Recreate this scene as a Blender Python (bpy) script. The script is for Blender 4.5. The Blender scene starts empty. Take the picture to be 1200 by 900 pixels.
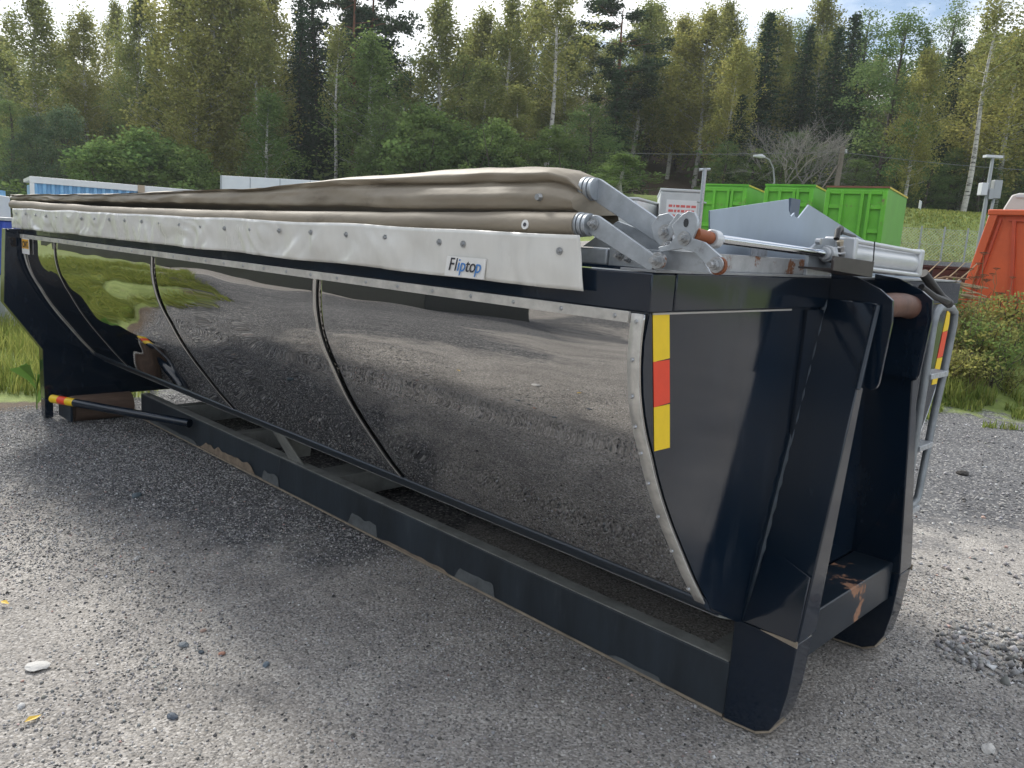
import bpy, bmesh, math, random
import numpy as np
from mathutils import Vector, Matrix, noise as mnoise

# ------------------------------------------------------------------ camera, world, sun, exposure
SC = bpy.context.scene
COL = SC.collection
EYE = Vector((0.0, 0.0, 1.62))
YAW, PITCH, ROLL = math.radians(44.56), math.radians(9.997), math.radians(3.552)

def make_camera():
    fwd = Vector((-math.sin(YAW)*math.cos(PITCH), math.cos(YAW)*math.cos(PITCH), -math.sin(PITCH)))
    right = Vector((math.cos(YAW), math.sin(YAW), 0))
    down = fwd.cross(right)
    c, s = math.cos(ROLL), math.sin(ROLL)
    r2 = c*right - s*down
    d2 = s*right + c*down
    m = Matrix.Identity(4)
    for i in range(3):
        m[i][0] = r2[i]; m[i][1] = -d2[i]; m[i][2] = -fwd[i]; m[i][3] = EYE[i]
    cam = bpy.data.cameras.new('camera')
    cam.sensor_width = 36; cam.lens = 931/1200*36
    cam.clip_start = 0.05; cam.clip_end = 2000
    o = bpy.data.objects.new('camera', cam); COL.objects.link(o)
    o.matrix_world = m
    SC.camera = o
make_camera()
FWD = Vector((-math.sin(YAW), math.cos(YAW), 0)); RGT = Vector((math.cos(YAW), math.sin(YAW), 0))

SUN_EL, SUN_AZ = math.radians(38), math.radians(168)     # direction TO the sun, azimuth from +X counter-clockwise
W = bpy.data.worlds.new('World'); SC.world = W; W.use_nodes = True
nt = W.node_tree; nt.nodes.clear()
def N(t, **k):
    n = nt.nodes.new(t)
    for a, v in k.items(): setattr(n, a, v)
    return n
out = N('ShaderNodeOutputWorld'); bg = N('ShaderNodeBackground')
sky = N('ShaderNodeTexSky', sky_type='NISHITA'); sky.sun_disc = False
sky.sun_elevation = SUN_EL; sky.sun_rotation = math.radians(90) - SUN_AZ
tc = N('ShaderNodeTexCoord'); mp = N('ShaderNodeMapping'); mp.inputs['Scale'].default_value = (1, 1, 2.6)
mp.inputs['Location'].default_value = (3.1, 0.4, 0.2)
nz = N('ShaderNodeTexNoise'); nz.inputs['Scale'].default_value = 2.4; nz.inputs['Detail'].default_value = 7; nz.inputs['Roughness'].default_value = .55
rp = N('ShaderNodeValToRGB'); rp.color_ramp.elements[0].position = .44; rp.color_ramp.elements[1].position = .57
nz2 = N('ShaderNodeTexNoise'); nz2.inputs['Scale'].default_value = 5; nz2.inputs['Detail'].default_value = 5
cr = N('ShaderNodeValToRGB'); cr.color_ramp.elements[0].color = (8.3, 8.8, 9.4, 1); cr.color_ramp.elements[1].color = (12.5, 12.5, 12.4, 1)
cr.color_ramp.elements[0].position = .3; cr.color_ramp.elements[1].position = .6
mx = N('ShaderNodeMixRGB')
nt.links.new(tc.outputs['Generated'], mp.inputs[0]); nt.links.new(mp.outputs[0], nz.inputs['Vector']); nt.links.new(mp.outputs[0], nz2.inputs['Vector'])
nt.links.new(nz.outputs['Fac'], rp.inputs[0]); nt.links.new(nz2.outputs['Fac'], cr.inputs[0])
nt.links.new(rp.outputs[0], mx.inputs[0]); nt.links.new(sky.outputs[0], mx.inputs[1]); nt.links.new(cr.outputs[0], mx.inputs[2])
nt.links.new(mx.outputs[0], bg.inputs[0]); bg.inputs[1].default_value = 0.10
nt.links.new(bg.outputs[0], out.inputs[0])

sl = bpy.data.lights.new('sun', 'SUN'); sl.energy = 3.0; sl.angle = math.radians(12); sl.color = (1, .96, .88)
so = bpy.data.objects.new('sun', sl); COL.objects.link(so)
sd = Vector((math.cos(SUN_AZ)*math.cos(SUN_EL), math.sin(SUN_AZ)*math.cos(SUN_EL), math.sin(SUN_EL)))
so.rotation_euler = sd.to_track_quat('Z', 'Y').to_euler(); so.location = (0, 0, 30)
SC.view_settings.view_transform = 'Standard'; SC.view_settings.look = 'None'
SC.view_settings.exposure = 0.58; SC.view_settings.gamma = 1.0
SC.render.engine = 'CYCLES'
SC.cycles.max_bounces = 6; SC.cycles.transparent_max_bounces = 8

# ------------------------------------------------------------------ helpers
def lin(c):
    return tuple(((x/255)/12.92 if x/255 <= .04045 else ((x/255+.055)/1.055)**2.4) for x in c)

def mat(name, col, rough=.5, metal=0., var=.0, vscale=8., bump=0., bscale=60., coat=0., stretch=None,
        dirt=None, dcov=.5, dscale=5., ddet=8, spec=.5, dsharp=.08, attr=None, rvar=0., low=None):
    """plain paint/metal/cloth with tonal noise, optional dirt or rust patches, optional grime low on the piece"""
    m = bpy.data.materials.new(name); m.use_nodes = True
    t = m.node_tree; b = t.nodes['Principled BSDF']
    def nn(ty): return t.nodes.new(ty)
    b.inputs['Roughness'].default_value = rough; b.inputs['Metallic'].default_value = metal
    b.inputs['Coat Weight'].default_value = coat; b.inputs['Coat Roughness'].default_value = .08
    b.inputs['Specular IOR Level'].default_value = spec
    g = nn('ShaderNodeTexCoord'); mpn = nn('ShaderNodeMapping')
    t.links.new(g.outputs['Object'], mpn.inputs[0])
    if stretch: mpn.inputs['Scale'].default_value = stretch
    last = None
    rgb = nn('ShaderNodeRGB'); rgb.outputs[0].default_value = (*col, 1); last = rgb.outputs[0]
    if attr:
        a = nn('ShaderNodeAttribute'); a.attribute_name = attr
        mm = nn('ShaderNodeMixRGB'); mm.blend_type = 'MULTIPLY'; mm.inputs[0].default_value = 1
        t.links.new(last, mm.inputs[1]); t.links.new(a.outputs['Color'], mm.inputs[2]); last = mm.outputs[0]
    if var:
        n = nn('ShaderNodeTexNoise'); n.inputs['Scale'].default_value = vscale; n.inputs['Detail'].default_value = 8
        n.inputs['Roughness'].default_value = .65
        t.links.new(mpn.outputs[0], n.inputs['Vector'])
        mr = nn('ShaderNodeMapRange'); mr.inputs[1].default_value = .25; mr.inputs[2].default_value = .75
        mr.inputs[3].default_value = 1-var; mr.inputs[4].default_value = 1+var
        t.links.new(n.outputs['Fac'], mr.inputs[0])
        mm = nn('ShaderNodeMixRGB'); mm.blend_type = 'MULTIPLY'; mm.inputs[0].default_value = 1
        t.links.new(last, mm.inputs[1]); t.links.new(mr.outputs[0], mm.inputs[2]); last = mm.outputs[0]
    if dirt:
        n = nn('ShaderNodeTexNoise'); n.inputs['Scale'].default_value = dscale; n.inputs['Detail'].default_value = ddet
        n.inputs['Roughness'].default_value = .7
        t.links.new(mpn.outputs[0], n.inputs['Vector'])
        mr = nn('ShaderNodeMapRange'); mr.inputs[1].default_value = dcov; mr.inputs[2].default_value = dcov+dsharp
        src = n.outputs['Fac']
        if low:                                   # grime rises from the bottom edge: z0 (full) to z1 (none)
            sp = nn('ShaderNodeSeparateXYZ'); t.links.new(g.outputs['Object'], sp.inputs[0])
            lr = nn('ShaderNodeMapRange'); lr.inputs[1].default_value = low[0]; lr.inputs[2].default_value = low[1]
            lr.inputs[3].default_value = low[2] if len(low) > 2 else .3; lr.inputs[4].default_value = 0
            t.links.new(sp.outputs['Z'], lr.inputs[0])
            ad = nn('ShaderNodeMath'); t.links.new(src, ad.inputs[0]); t.links.new(lr.outputs[0], ad.inputs[1]); src = ad.outputs[0]
        t.links.new(src, mr.inputs[0])
        mm = nn('ShaderNodeMixRGB'); t.links.new(mr.outputs[0], mm.inputs[0]); t.links.new(last, mm.inputs[1])
        mm.inputs[2].default_value = (*dirt, 1); last = mm.outputs[0]
        rm = nn('ShaderNodeMix'); rm.data_type = 'FLOAT'; rm.inputs[2].default_value = rough; rm.inputs[3].default_value = max(rough, .75)
        t.links.new(mr.outputs[0], rm.inputs[0]); t.links.new(rm.outputs[0], b.inputs['Roughness'])
        if metal:
            mt = nn('ShaderNodeMix'); mt.data_type = 'FLOAT'; mt.inputs[2].default_value = metal; mt.inputs[3].default_value = 0
            t.links.new(mr.outputs[0], mt.inputs[0]); t.links.new(mt.outputs[0], b.inputs['Metallic'])
    elif rvar:
        n = nn('ShaderNodeTexNoise'); n.inputs['Scale'].default_value = 4; n.inputs['Detail'].default_value = 6
        t.links.new(mpn.outputs[0], n.inputs['Vector'])
        mr = nn('ShaderNodeMapRange'); mr.inputs[1].default_value = .35; mr.inputs[2].default_value = .7
        mr.inputs[3].default_value = rough; mr.inputs[4].default_value = rough+rvar
        t.links.new(n.outputs['Fac'], mr.inputs[0]); t.links.new(mr.outputs[0], b.inputs['Roughness'])
    if bump:
        n = nn('ShaderNodeTexNoise'); n.inputs['Scale'].default_value = bscale; n.inputs['Detail'].default_value = 5
        t.links.new(mpn.outputs[0], n.inputs['Vector'])
        bp = nn('ShaderNodeBump'); bp.inputs['Strength'].default_value = 1; bp.inputs['Distance'].default_value = bump
        t.links.new(n.outputs['Fac'], bp.inputs['Height']); t.links.new(bp.outputs[0], b.inputs['Normal'])
    t.links.new(last, b.inputs['Base Color'])
    return m

class MB:
    """collects shapes into one mesh"""
    def __init__(s): s.v = []; s.f = []
    def add(s, vs, fs):
        k = len(s.v); s.v += [tuple(p) for p in vs]; s.f += [tuple(i+k for i in f) for f in fs]; return s
    def box(s, x0, x1, y0, y1, z0, z1, tf=None):
        vs = [Vector((x, y, z)) for x in (x0, x1) for y in (y0, y1) for z in (z0, z1)]
        if tf: vs = [tf(p) for p in vs]
        return s.add(vs, [(0, 1, 3, 2), (4, 6, 7, 5), (0, 4, 5, 1), (2, 3, 7, 6), (0, 2, 6, 4), (1, 5, 7, 3)])
    def tube(s, pts, r, n=12, cap=True):
        pts = [Vector(p) for p in pts]; rs = r if isinstance(r, (list, tuple)) else [r]*len(pts)
        vs = []; fs = []
        ref = None
        for i, p in enumerate(pts):
            d = (pts[min(i+1, len(pts)-1)]-pts[max(i-1, 0)]).normalized()
            if ref is None: ref = d.orthogonal().normalized()
            a = (ref - d*ref.dot(d)).normalized(); ref = a; b = d.cross(a)
            for k in range(n):
                th = 2*math.pi*k/n; vs.append(p + (a*math.cos(th)+b*math.sin(th))*rs[i])
        for i in range(len(pts)-1):
            for k in range(n):
                fs.append((i*n+k, i*n+(k+1) % n, (i+1)*n+(k+1) % n, (i+1)*n+k))
        if cap: fs.append(tuple(range(n))[::-1]); fs.append(tuple(range((len(pts)-1)*n, len(pts)*n)))
        return s.add(vs, fs)
    def prism(s, poly, off):
        """polygon (3-D points, planar) thickened by the vector off"""
        n = len(poly); off = Vector(off); a = [Vector(p) for p in poly]
        return s.add(a+[p+off for p in a], [tuple(range(n))[::-1], tuple(range(n, 2*n))] + [(i, (i+1) % n, n+(i+1) % n, n+i) for i in range(n)])
    def grid(s, fn, nu, nv):
        vs = [fn(i/nu, j/nv) for i in range(nu+1) for j in range(nv+1)]
        return s.add(vs, [(i*(nv+1)+j, (i+1)*(nv+1)+j, (i+1)*(nv+1)+j+1, i*(nv+1)+j+1) for i in range(nu) for j in range(nv)])
    def mesh(s, name, m, smooth=None):
        me = bpy.data.meshes.new(name); me.from_pydata(s.v, [], s.f)
        me.materials.append(m)
        bm = bmesh.new(); bm.from_mesh(me); bmesh.ops.recalc_face_normals(bm, faces=bm.faces); 
        if smooth is not None:
            for f in bm.faces: f.smooth = True
            for e in bm.edges:
                if len(e.link_faces) == 2 and e.calc_face_angle(0) > math.radians(smooth): e.smooth = False
        bm.to_mesh(me); bm.free()
        return me
    def build(s, name, m, parent=None, bevel=0, smooth=35, local=False):
        o = bpy.data.objects.new(name, s.mesh(name, m, smooth)); COL.objects.link(o)
        if bevel:
            bv = o.modifiers.new('bevel', 'BEVEL'); bv.width = bevel; bv.segments = 2; bv.limit_method = 'ANGLE'; bv.angle_limit = math.radians(40); bv.harden_normals = False
        if parent is not None: put(o, parent, local)
        return o
def put(o, parent, local=False):
    o.parent = parent
    if not local:
        o.matrix_parent_inverse = Matrix.Translation(-_top_loc(parent))
    return o
def _top_loc(p):
    while p.parent is not None: p = p.parent
    return Vector(p.location) if p.type == 'EMPTY' else Vector((0, 0, 0))
# every part of a fixed thing keeps world coordinates in its mesh; sub-parts sit on parts whose own offset already undoes the root's
def sub(o, part):
    o.parent = part
    return o
def thing(name, label, cat, loc=(0, 0, 0), group=None, rz=0):
    o = bpy.data.objects.new(name, None); COL.objects.link(o); o.empty_display_size = .1
    o.location = loc; o.rotation_euler = (0, 0, rz)
    tag(o, label, cat, group); return o
def tag(o, label=None, cat=None, group=None, kind=None):
    if label: o['label'] = label
    if cat: o['category'] = cat
    if group: o['group'] = group
    if kind: o['kind'] = kind
    return o
def link(name, me, parent=None, loc=(0, 0, 0), rot=(0, 0, 0), scale=(1, 1, 1)):
    o = bpy.data.objects.new(name, me); COL.objects.link(o)
    o.location = loc; o.rotation_euler = rot; o.scale = scale
    if parent is not None: o.parent = parent
    return o
def survey(b, d, z=0.):
    """a place in the yard by its bearing (degrees from the line of sight) and its distance along it"""
    p = FWD*d + RGT*(d*math.tan(math.radians(b)))
    return Vector((p.x, p.y, z))
def sstep(a, b, x):
    t = np.clip((x-a)/(b-a), 0, 1); return t*t*(3-2*t)

# ------------------------------------------------------------------ terrain
def terrain(x, y):
    x = np.asarray(x, float); y = np.asarray(y, float)
    u = x*FWD.x + y*FWD.y; v = x*RGT.x + y*RGT.y
    s = sstep(-6, 3, v)
    z = s*(1.9*sstep(15, 24, u) + 2.35*sstep(30.5, 37, u))
    z = z + (1-s)*1.6*sstep(38, 46, u)
    z = z + 13*sstep(44, 88, u)
    # heap of soil on the right with weeds
    hu, hv = u-11.0, v-7.6
    z = z + .85*np.exp(-(hu/1.15)**2)*sstep(2.9, 5.6, v)*(1-.55*sstep(9, 13, v))
    # unseen gravel bank behind the photographer, added to give the steel brown to reflect
    z = z + 2.2*sstep(-8.5, -15, y)*sstep(-60, -40, x)
    # small rise on the grassy side past the container's rear
    z = z + .55*sstep(8.2, 12, -x)*sstep(3.5, 0, y)*sstep(-26, -10, y)
    z = z + .22*np.exp(-((x+8.8)/.7)**2-((y-0.5)/.6)**2)
    return z
def tz(x, y): return float(terrain(x, y))
def mk_ground(M):
    a = np.concatenate([-np.geomspace(600, 20, 26), np.arange(-19.5, -9, .5), np.arange(-9, 4, .075), np.arange(4, 14, .4), np.geomspace(14, 600, 30)])
    b = np.concatenate([-np.geomspace(600, 14, 26), np.arange(-13.5, -1, .5), np.arange(-1, 7, .075), np.arange(7, 18, .3), np.arange(18, 60, 1.0), np.geomspace(60, 600, 24)])
    a = np.unique(a); b = np.unique(b)
    X, Y = np.meshgrid(a, b, indexing='ij'); Z = terrain(X, Y)
    rng = np.random.RandomState(3)
    near = (X > -9.2) & (X < 4.2) & (Y > -1.2) & (Y < 7.2)
    Zn = np.zeros_like(Z)
    for i in range(len(a)):
        for j in range(len(b)):
            x, y = a[i], b[j]
            if abs(x) > 60 or abs(y) > 60: continue
            n = mnoise.noise(Vector((x*.7, y*.7, 0)))*.022
            if near[i, j]: n += mnoise.noise(Vector((x*3.1, y*3.1, 2)))*.008
            r = math.hypot(x, y)
            if r > 9: n += mnoise.noise(Vector((x*.45, y*.45, 5)))*.08*min(1, (r-9)/6)
            Zn[i, j] = n
    # level bed where the container stands
    inx = sstep(-7.6, -7.1, X)*sstep(-.6, -.95, X); iny = sstep(2.0, 2.35, Y)*sstep(4.0, 3.6, Y)
    Z = Z + Zn*(1-inx*iny) - .006
    nA, nB = len(a), len(b)
    verts = np.stack([X, Y, Z], -1).reshape(-1, 3)
    idx = np.arange(nA*nB).reshape(nA, nB)
    faces = np.stack([idx[:-1, :-1], idx[1:, :-1], idx[1:, 1:], idx[:-1, 1:]], -1).reshape(-1, 4)
    me = bpy.data.meshes.new('ground')
    me.vertices.add(len(verts)); me.vertices.foreach_set('co', verts.ravel())
    me.loops.add(faces.size); me.loops.foreach_set('vertex_index', faces.ravel())
    me.polygons.add(len(faces)); me.polygons.foreach_set('loop_start', np.arange(0, faces.size, 4)); me.polygons.foreach_set('loop_total', np.full(len(faces), 4))
    me.update(); me.polygons.foreach_set('use_smooth', np.ones(len(faces), bool))
    Xf, Yf = verts[:, 0], verts[:, 1]; u = Xf*FWD.x+Yf*FWD.y; v = Xf*RGT.x+Yf*RGT.y
    def fld(k, sc):
        return np.array([mnoise.noise(Vector((x*sc, y*sc, k))) if abs(x) < 90 and abs(y) < 90 else 0 for x, y in zip(Xf, Yf)])
    n1, n2 = fld(1, .5), fld(7, .22)
    grass = np.maximum(sstep(-7.35, -8.1, Xf+n1*.9)*sstep(4.5, 2.0, Yf), 0)
    grass = grass*sstep(-.3, .3, Yf-(1.69+(Xf+4.3)*.40)+n1*.5)
    grass = np.maximum(grass, sstep(28, 31, u+n1)*(u < 44)*sstep(-2, 4, v))

    grass = np.maximum(grass, sstep(8.2, 9.2, u+n1*.6)*(u < 15.5)*sstep(2.4, 4, v)*.8)
    soil = np.exp(-((Xf+8.8)/.8)**2-((Yf-.55)/.6)**2)*1.3 + np.exp(-((Xf+7.75)/.35)**2-((Yf-1.75)/.6)**2)*.9 + .9*np.exp(-((u-10.2)/.9)**2)*sstep(3.4, 5, v)
    floor = sstep(42, 46, u)
    coarse = sstep(.15, -.9, (Xf+3.0)*.42 + (Yf-1.0)*-.25 + n1*.8 + .2)*(Xf > -12)
    cols = np.zeros((len(verts), 4)); cols[:, 0] = np.clip(grass, 0, 1); cols[:, 1] = np.clip(np.maximum(soil, floor), 0, 1); cols[:, 2] = np.clip(coarse, 0, 1); cols[:, 3] = 1
    at = me.color_attributes.new('region', 'FLOAT_COLOR', 'POINT'); at.data.foreach_set('color', cols.ravel())
    me.materials.append(M)
    o = bpy.data.objects.new('ground', me); COL.objects.link(o); o['kind'] = 'structure'
    return o
def ground_material():
    m = bpy.data.materials.new('gravel_ground'); m.use_nodes = True
    t = m.node_tree; b = t.nodes['Principled BSDF']; b.inputs['Roughness'].default_value = .85; b.inputs['Specular IOR Level'].default_value = .3
    n = lambda ty: t.nodes.new(ty); L = t.links.new
    tc = n('ShaderNodeTexCoord')
    at = n('ShaderNodeAttribute'); at.attribute_name = 'region'; sep = n('ShaderNodeSeparateColor'); L(at.outputs['Color'], sep.inputs[0])
    def vor(sc, feat='F1'):
        v = n('ShaderNodeTexVoronoi'); v.inputs['Scale'].default_value = sc; v.feature = feat; L(tc.outputs['Object'], v.inputs['Vector']); return v
    def noi(sc, d=6, r=.6):
        v = n('ShaderNodeTexNoise'); v.inputs['Scale'].default_value = sc; v.inputs['Detail'].default_value = d; v.inputs['Roughness'].default_value = r; L(tc.outputs['Object'], v.inputs['Vector']); return v
    def mix(f, a, bb, mode='MIX'):
        x = n('ShaderNodeMixRGB'); x.blend_type = mode
        for k, s in ((0, f), (1, a), (2, bb)):
            if isinstance(s, (int, float)): x.inputs[k].default_value = s
            elif isinstance(s, tuple): x.inputs[k].default_value = (*s, 1)
            else: L(s, x.inputs[k])
        return x.outputs[0]
    def rng(s, a, bb, c=0., d=1.):
        x = n('ShaderNodeMapRange'); x.inputs[1].default_value = a; x.inputs[2].default_value = bb; x.inputs[3].default_value = c; x.inputs[4].default_value = d; L(s, x.inputs[0]); return x.outputs[0]
    v1 = vor(75); v2 = vor(130); v3 = vor(30)
    g1 = n('ShaderNodeSeparateColor'); L(v1.outputs['Color'], g1.inputs[0])
    g2 = n('ShaderNodeSeparateColor'); L(v2.outputs['Color'], g2.inputs[0])
    g3 = n('ShaderNodeSeparateColor'); L(v3.outputs['Color'], g3.inputs[0])
    big = noi(.55, 4); mid = noi(3.5, 7, .7); fine = noi(40, 4)
    # compact sandy gravel
    sand = mix(rng(big.outputs['Fac'], .35, .65), (.27, .25, .225), (.38, .355, .325))
    sand = mix(rng(mid.outputs['Fac'], .3, .7), sand, mix(1., sand, (.72, .72, .73), 'MULTIPLY'))
    sand = mix(rng(g2.outputs[0], 0, 1, .1, .85), sand, mix(rng(g2.outputs[1], .1, .95), (.08, .08, .082), (.56, .54, .52)))
    # coarse dark crushed stone
    cs = mix(g1.outputs[0], (.03, .031, .035), (.19, .193, .202))
    cs = mix(rng(g1.outputs[1], .86, .9), cs, (.42, .41, .39))
    cs = mix(rng(g2.outputs[2], .0, 1, 0, .5), cs, (.09, .09, .095))
    cfac = mix(rng(mid.outputs['Fac'], .42, .6, 0, .5), sep.outputs[2], 0.75 and (.35, .35, .35))
    cm = n('ShaderNodeMath'); cm.operation = 'MULTIPLY_ADD'; L(mid.outputs['Fac'], cm.inputs[0]); cm.inputs[1].default_value = 1.6; L(sep.outputs[2], cm.inputs[2])
    cf = rng(cm.outputs[0], .95, 1.35)
    base = mix(cf, sand, cs)
    bl = noi(1.1, 5, .6); bl.inputs['Distortion'].default_value = 1.2
    base = mix(1., base, mix(rng(bl.outputs['Fac'], .33, .66), (.84, .83, .83), (1.16, 1.15, 1.13)), 'MULTIPLY')
    soilc = mix(rng(fine.outputs['Fac'], .3, .7), (.05, .035, .024), (.13, .09, .06))
    base = mix(rng(sep.outputs[1], .25, .6), base, soilc)
    gn = noi(6, 8, .75)
    gr = mix(rng(gn.outputs['Fac'], .3, .7), (.13, .18, .045), (.26, .32, .09))
    gr = mix(rng(mid.outputs['Fac'], .55, .7, 0, .6), gr, (.2, .17, .09))
    gm = n('ShaderNodeMath'); gm.operation = 'ADD'; L(sep.outputs[0], gm.inputs[0]); L(rng(mid.outputs['Fac'], .3, .7, -.3, .3), gm.inputs[1])
    base = mix(rng(gm.outputs[0], .4, .65), base, gr)
    L(base, b.inputs['Base Color'])
    h = n('ShaderNodeMath'); h.operation = 'MULTIPLY_ADD'; L(v1.outputs['Distance'], h.inputs[0]); h.inputs[1].default_value = -.8; 
    h2 = n('ShaderNodeMath'); h2.operation = 'MULTIPLY'; L(v2.outputs['Distance'], h2.inputs[0]); h2.inputs[1].default_value = -.4; L(h2.outputs[0], h.inputs[2])
    h3 = n('ShaderNodeMath'); h3.operation = 'MULTIPLY_ADD'; L(g1.outputs[2], h3.inputs[0]); h3.inputs[1].default_value = .5; L(h.outputs[0], h3.inputs[2])
    bp = n('ShaderNodeBump'); bp.inputs['Distance'].default_value = .007; bp.inputs['Strength'].default_value = .8; L(h3.outputs[0], bp.inputs['Height']); L(bp.outputs[0], b.inputs['Normal'])
    return m
mk_ground(ground_material())

def soup(name, verts, faces, m, cols=None, smooth=False):
    """one mesh from numpy arrays"""
    me = bpy.data.meshes.new(name); k = faces.shape[1]
    me.vertices.add(len(verts)); me.vertices.foreach_set('co', np.ascontiguousarray(verts, dtype=np.float32).ravel())
    me.loops.add(faces.size); me.loops.foreach_set('vertex_index', faces.ravel().astype(np.int32))
    me.polygons.add(len(faces)); me.polygons.foreach_set('loop_start', np.arange(0, faces.size, k, dtype=np.int32)); me.polygons.foreach_set('loop_total', np.full(len(faces), k, dtype=np.int32))
    me.update()
    if smooth: me.polygons.foreach_set('use_smooth', np.ones(len(faces), bool))
    if cols is not None:
        at = me.color_attributes.new('tint', 'FLOAT_COLOR', 'POINT')
        c = np.ones((len(verts), 4), np.float32); c[:, :3] = cols; at.data.foreach_set('color', c.ravel())
    me.materials.append(m)
    return me
# ------------------------------------------------------------------ materials
NAVY = mat('navy_paint', (.005, .012, .024), rough=.09, spec=.5, coat=.2, var=.25, vscale=3, bump=.0022, bscale=2.2, dirt=(.055, .065, .08), dcov=.56, dscale=4.5, dsharp=.5, stretch=(1, 1, .28))
NAVY_LEG = mat('navy_paint_leg', (.005, .012, .024), rough=.10, spec=.5, coat=.2, var=.25, vscale=3, bump=.0016, bscale=3, dirt=(.05, .06, .075), dcov=.57, dscale=5, dsharp=.5, stretch=(1, 1, .3))
NAVY_RAIL = mat('navy_paint_worn', (.016, .026, .040), rough=.34, var=.4, vscale=5, bump=.0008, bscale=30, dirt=(.30, .29, .26), dcov=.80, dscale=3.2, low=(.0, .11, .34), stretch=(.8, 1, 1.6), dsharp=.05)
NAVY_SKID = mat('navy_skid_worn', (.026, .035, .045), rough=.42, var=.5, vscale=4, bump=.0008, bscale=30, dirt=(.085, .096, .105), dcov=.58, dscale=5, dsharp=.35, stretch=(1.6, 1, .35))
DUSTY = mat('dusty_navy_top', (.27, .275, .26), rough=.6, var=.35, vscale=9, bump=.0006, bscale=50)
MIRROR = mat('mirror_steel', (.50, .492, .48), rough=.006, metal=1, var=.10, vscale=1.3, rvar=.022)
WEAR_LIT = mat('bare_wear_and_lit_edge', (.30, .25, .19), rough=.7, var=.4, vscale=12)
STRIP = mat('steel_strip', (.55, .53, .49), rough=.42, metal=.35, var=.3, vscale=14)
GALV = mat('galvanised_steel', (.40, .43, .46), rough=.42, metal=.55, var=.22, vscale=22, bump=.0004, bscale=60, dirt=(.16, .15, .14), dcov=.62, dscale=9, dsharp=.12)
GALV_RUST = mat('galvanised_rusty', (.42, .43, .44), rough=.5, metal=.4, var=.25, vscale=20, dirt=(.21, .085, .035), dcov=.56, dscale=14, dsharp=.06)
SHEET = mat('blue_grey_sheet_metal', (.36, .42, .50), rough=.34, metal=.6, var=.16, vscale=4, bump=.0012, bscale=4, stretch=(1, 1, .5), rvar=.2)
BOLT = mat('zinc_bolt', (.42, .43, .44), rough=.35, metal=.8, var=.3, vscale=60)
RUST = mat('rust', (.20, .065, .025), rough=.8, var=.45, vscale=25, bump=.001, bscale=80)
RUSTBAR = mat('rusty_bar', (.13, .06, .04), rough=.55, metal=.2, var=.4, vscale=14, bump=.0008, bscale=60, dirt=(.25, .2, .18), dcov=.6, dscale=8)
PRIMER = mat('red_primer', (.27, .075, .022), rough=.55, var=.2, vscale=20)
TARP = mat('beige_canvas', (.27, .232, .178), rough=.62, var=.25, vscale=6, bump=.0050, bscale=15, stretch=(.45, 1, 1), dirt=(.10, .082, .062), dcov=.58, dscale=5, dsharp=.25)
TARP_EDGE = mat('pale_canvas_edge', (.5, .47, .43), rough=.5, var=.2, vscale=6)
VINYL = mat('white_vinyl', (.70, .69, .65), rough=.27, var=.10, vscale=5, bump=.005, bscale=6.5, stretch=(1.3, 1, .55), dirt=(.48, .46, .42), dcov=.60, dscale=4, dsharp=.3, spec=.5)
CYL = mat('cylinder_grey', (.56, .58, .60), rough=.28, metal=.25, var=.08, vscale=8)
CHROME = mat('chromed_rod', (.6, .62, .65), rough=.12, metal=1)
DARKBOX = mat('dark_scratched_plate', (.035, .028, .027), rough=.4, var=.5, vscale=20, dirt=(.3, .28, .27), dcov=.66, dscale=22)
RUBBER = mat('black_rubber', (.015, .015, .016), rough=.5, var=.3, vscale=20)
YEL = mat('reflective_yellow', (.85, .58, .01), rough=.4, var=.05, vscale=30)
RED = mat('reflective_red', (.78, .06, .02), rough=.4, var=.05, vscale=30)
WOODY = mat('brown_worn_roller', (.13, .085, .062), rough=.7, var=.45, vscale=8, stretch=(3, .6, 3), bump=.002, bscale=20)
LBL = mat('label_white', (.8, .8, .78), rough=.35)
INK = mat('ink_dark', (.03, .03, .04), rough=.4)
INKB = mat('ink_blue', (.06, .22, .55), rough=.4)
DARKIN = mat('dusty_underside', (.03, .033, .036), rough=.6, var=.4, vscale=6)
WIRE = mat('dark_cable', (.03, .03, .03), rough=.6)

# ------------------------------------------------------------------ the container
YC = 2.95
XF, XR = -1.20, -7.00          # front panel plane, rear frame plane
root = thing('tipping_container', 'long black half-pipe hook container with mirror steel sides and folded beige cover', 'container', (-4.1, YC, 0))
def P(mb, name, m, **k): return mb.build(name, m, root, **k)
def mir(y): return 2*YC-y
PROFILE = [(1.690, 1.462), (1.686, 1.39), (1.690, 1.32), (1.703, 1.25), (1.722, 1.19), (1.747, 1.132), (1.777, 1.076), (1.813, 1.005), (1.857, .929), (1.918, .838), (1.985, .748), (2.070, .636), (2.160, .531)]
def prof(t):
    t *= len(PROFILE)-1; i = min(int(t), len(PROFILE)-2); f = t-i
    # smooth through neighbours
    p0, p1, p2, p3 = (PROFILE[max(i-1, 0)], PROFILE[i], PROFILE[i+1], PROFILE[min(i+2, len(PROFILE)-1)])
    r = []
    for k in (0, 1):
        a, b, c, d = p0[k], p1[k], p2[k], p3[k]
        r.append(.5*((2*b)+(-a+c)*f+(2*a-5*b+4*c-d)*f*f+(-a+3*b-3*c+d)*f**3))
    return r
seams = [XF, -2.77, -4.425, -6.15, XR+.01]
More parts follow.
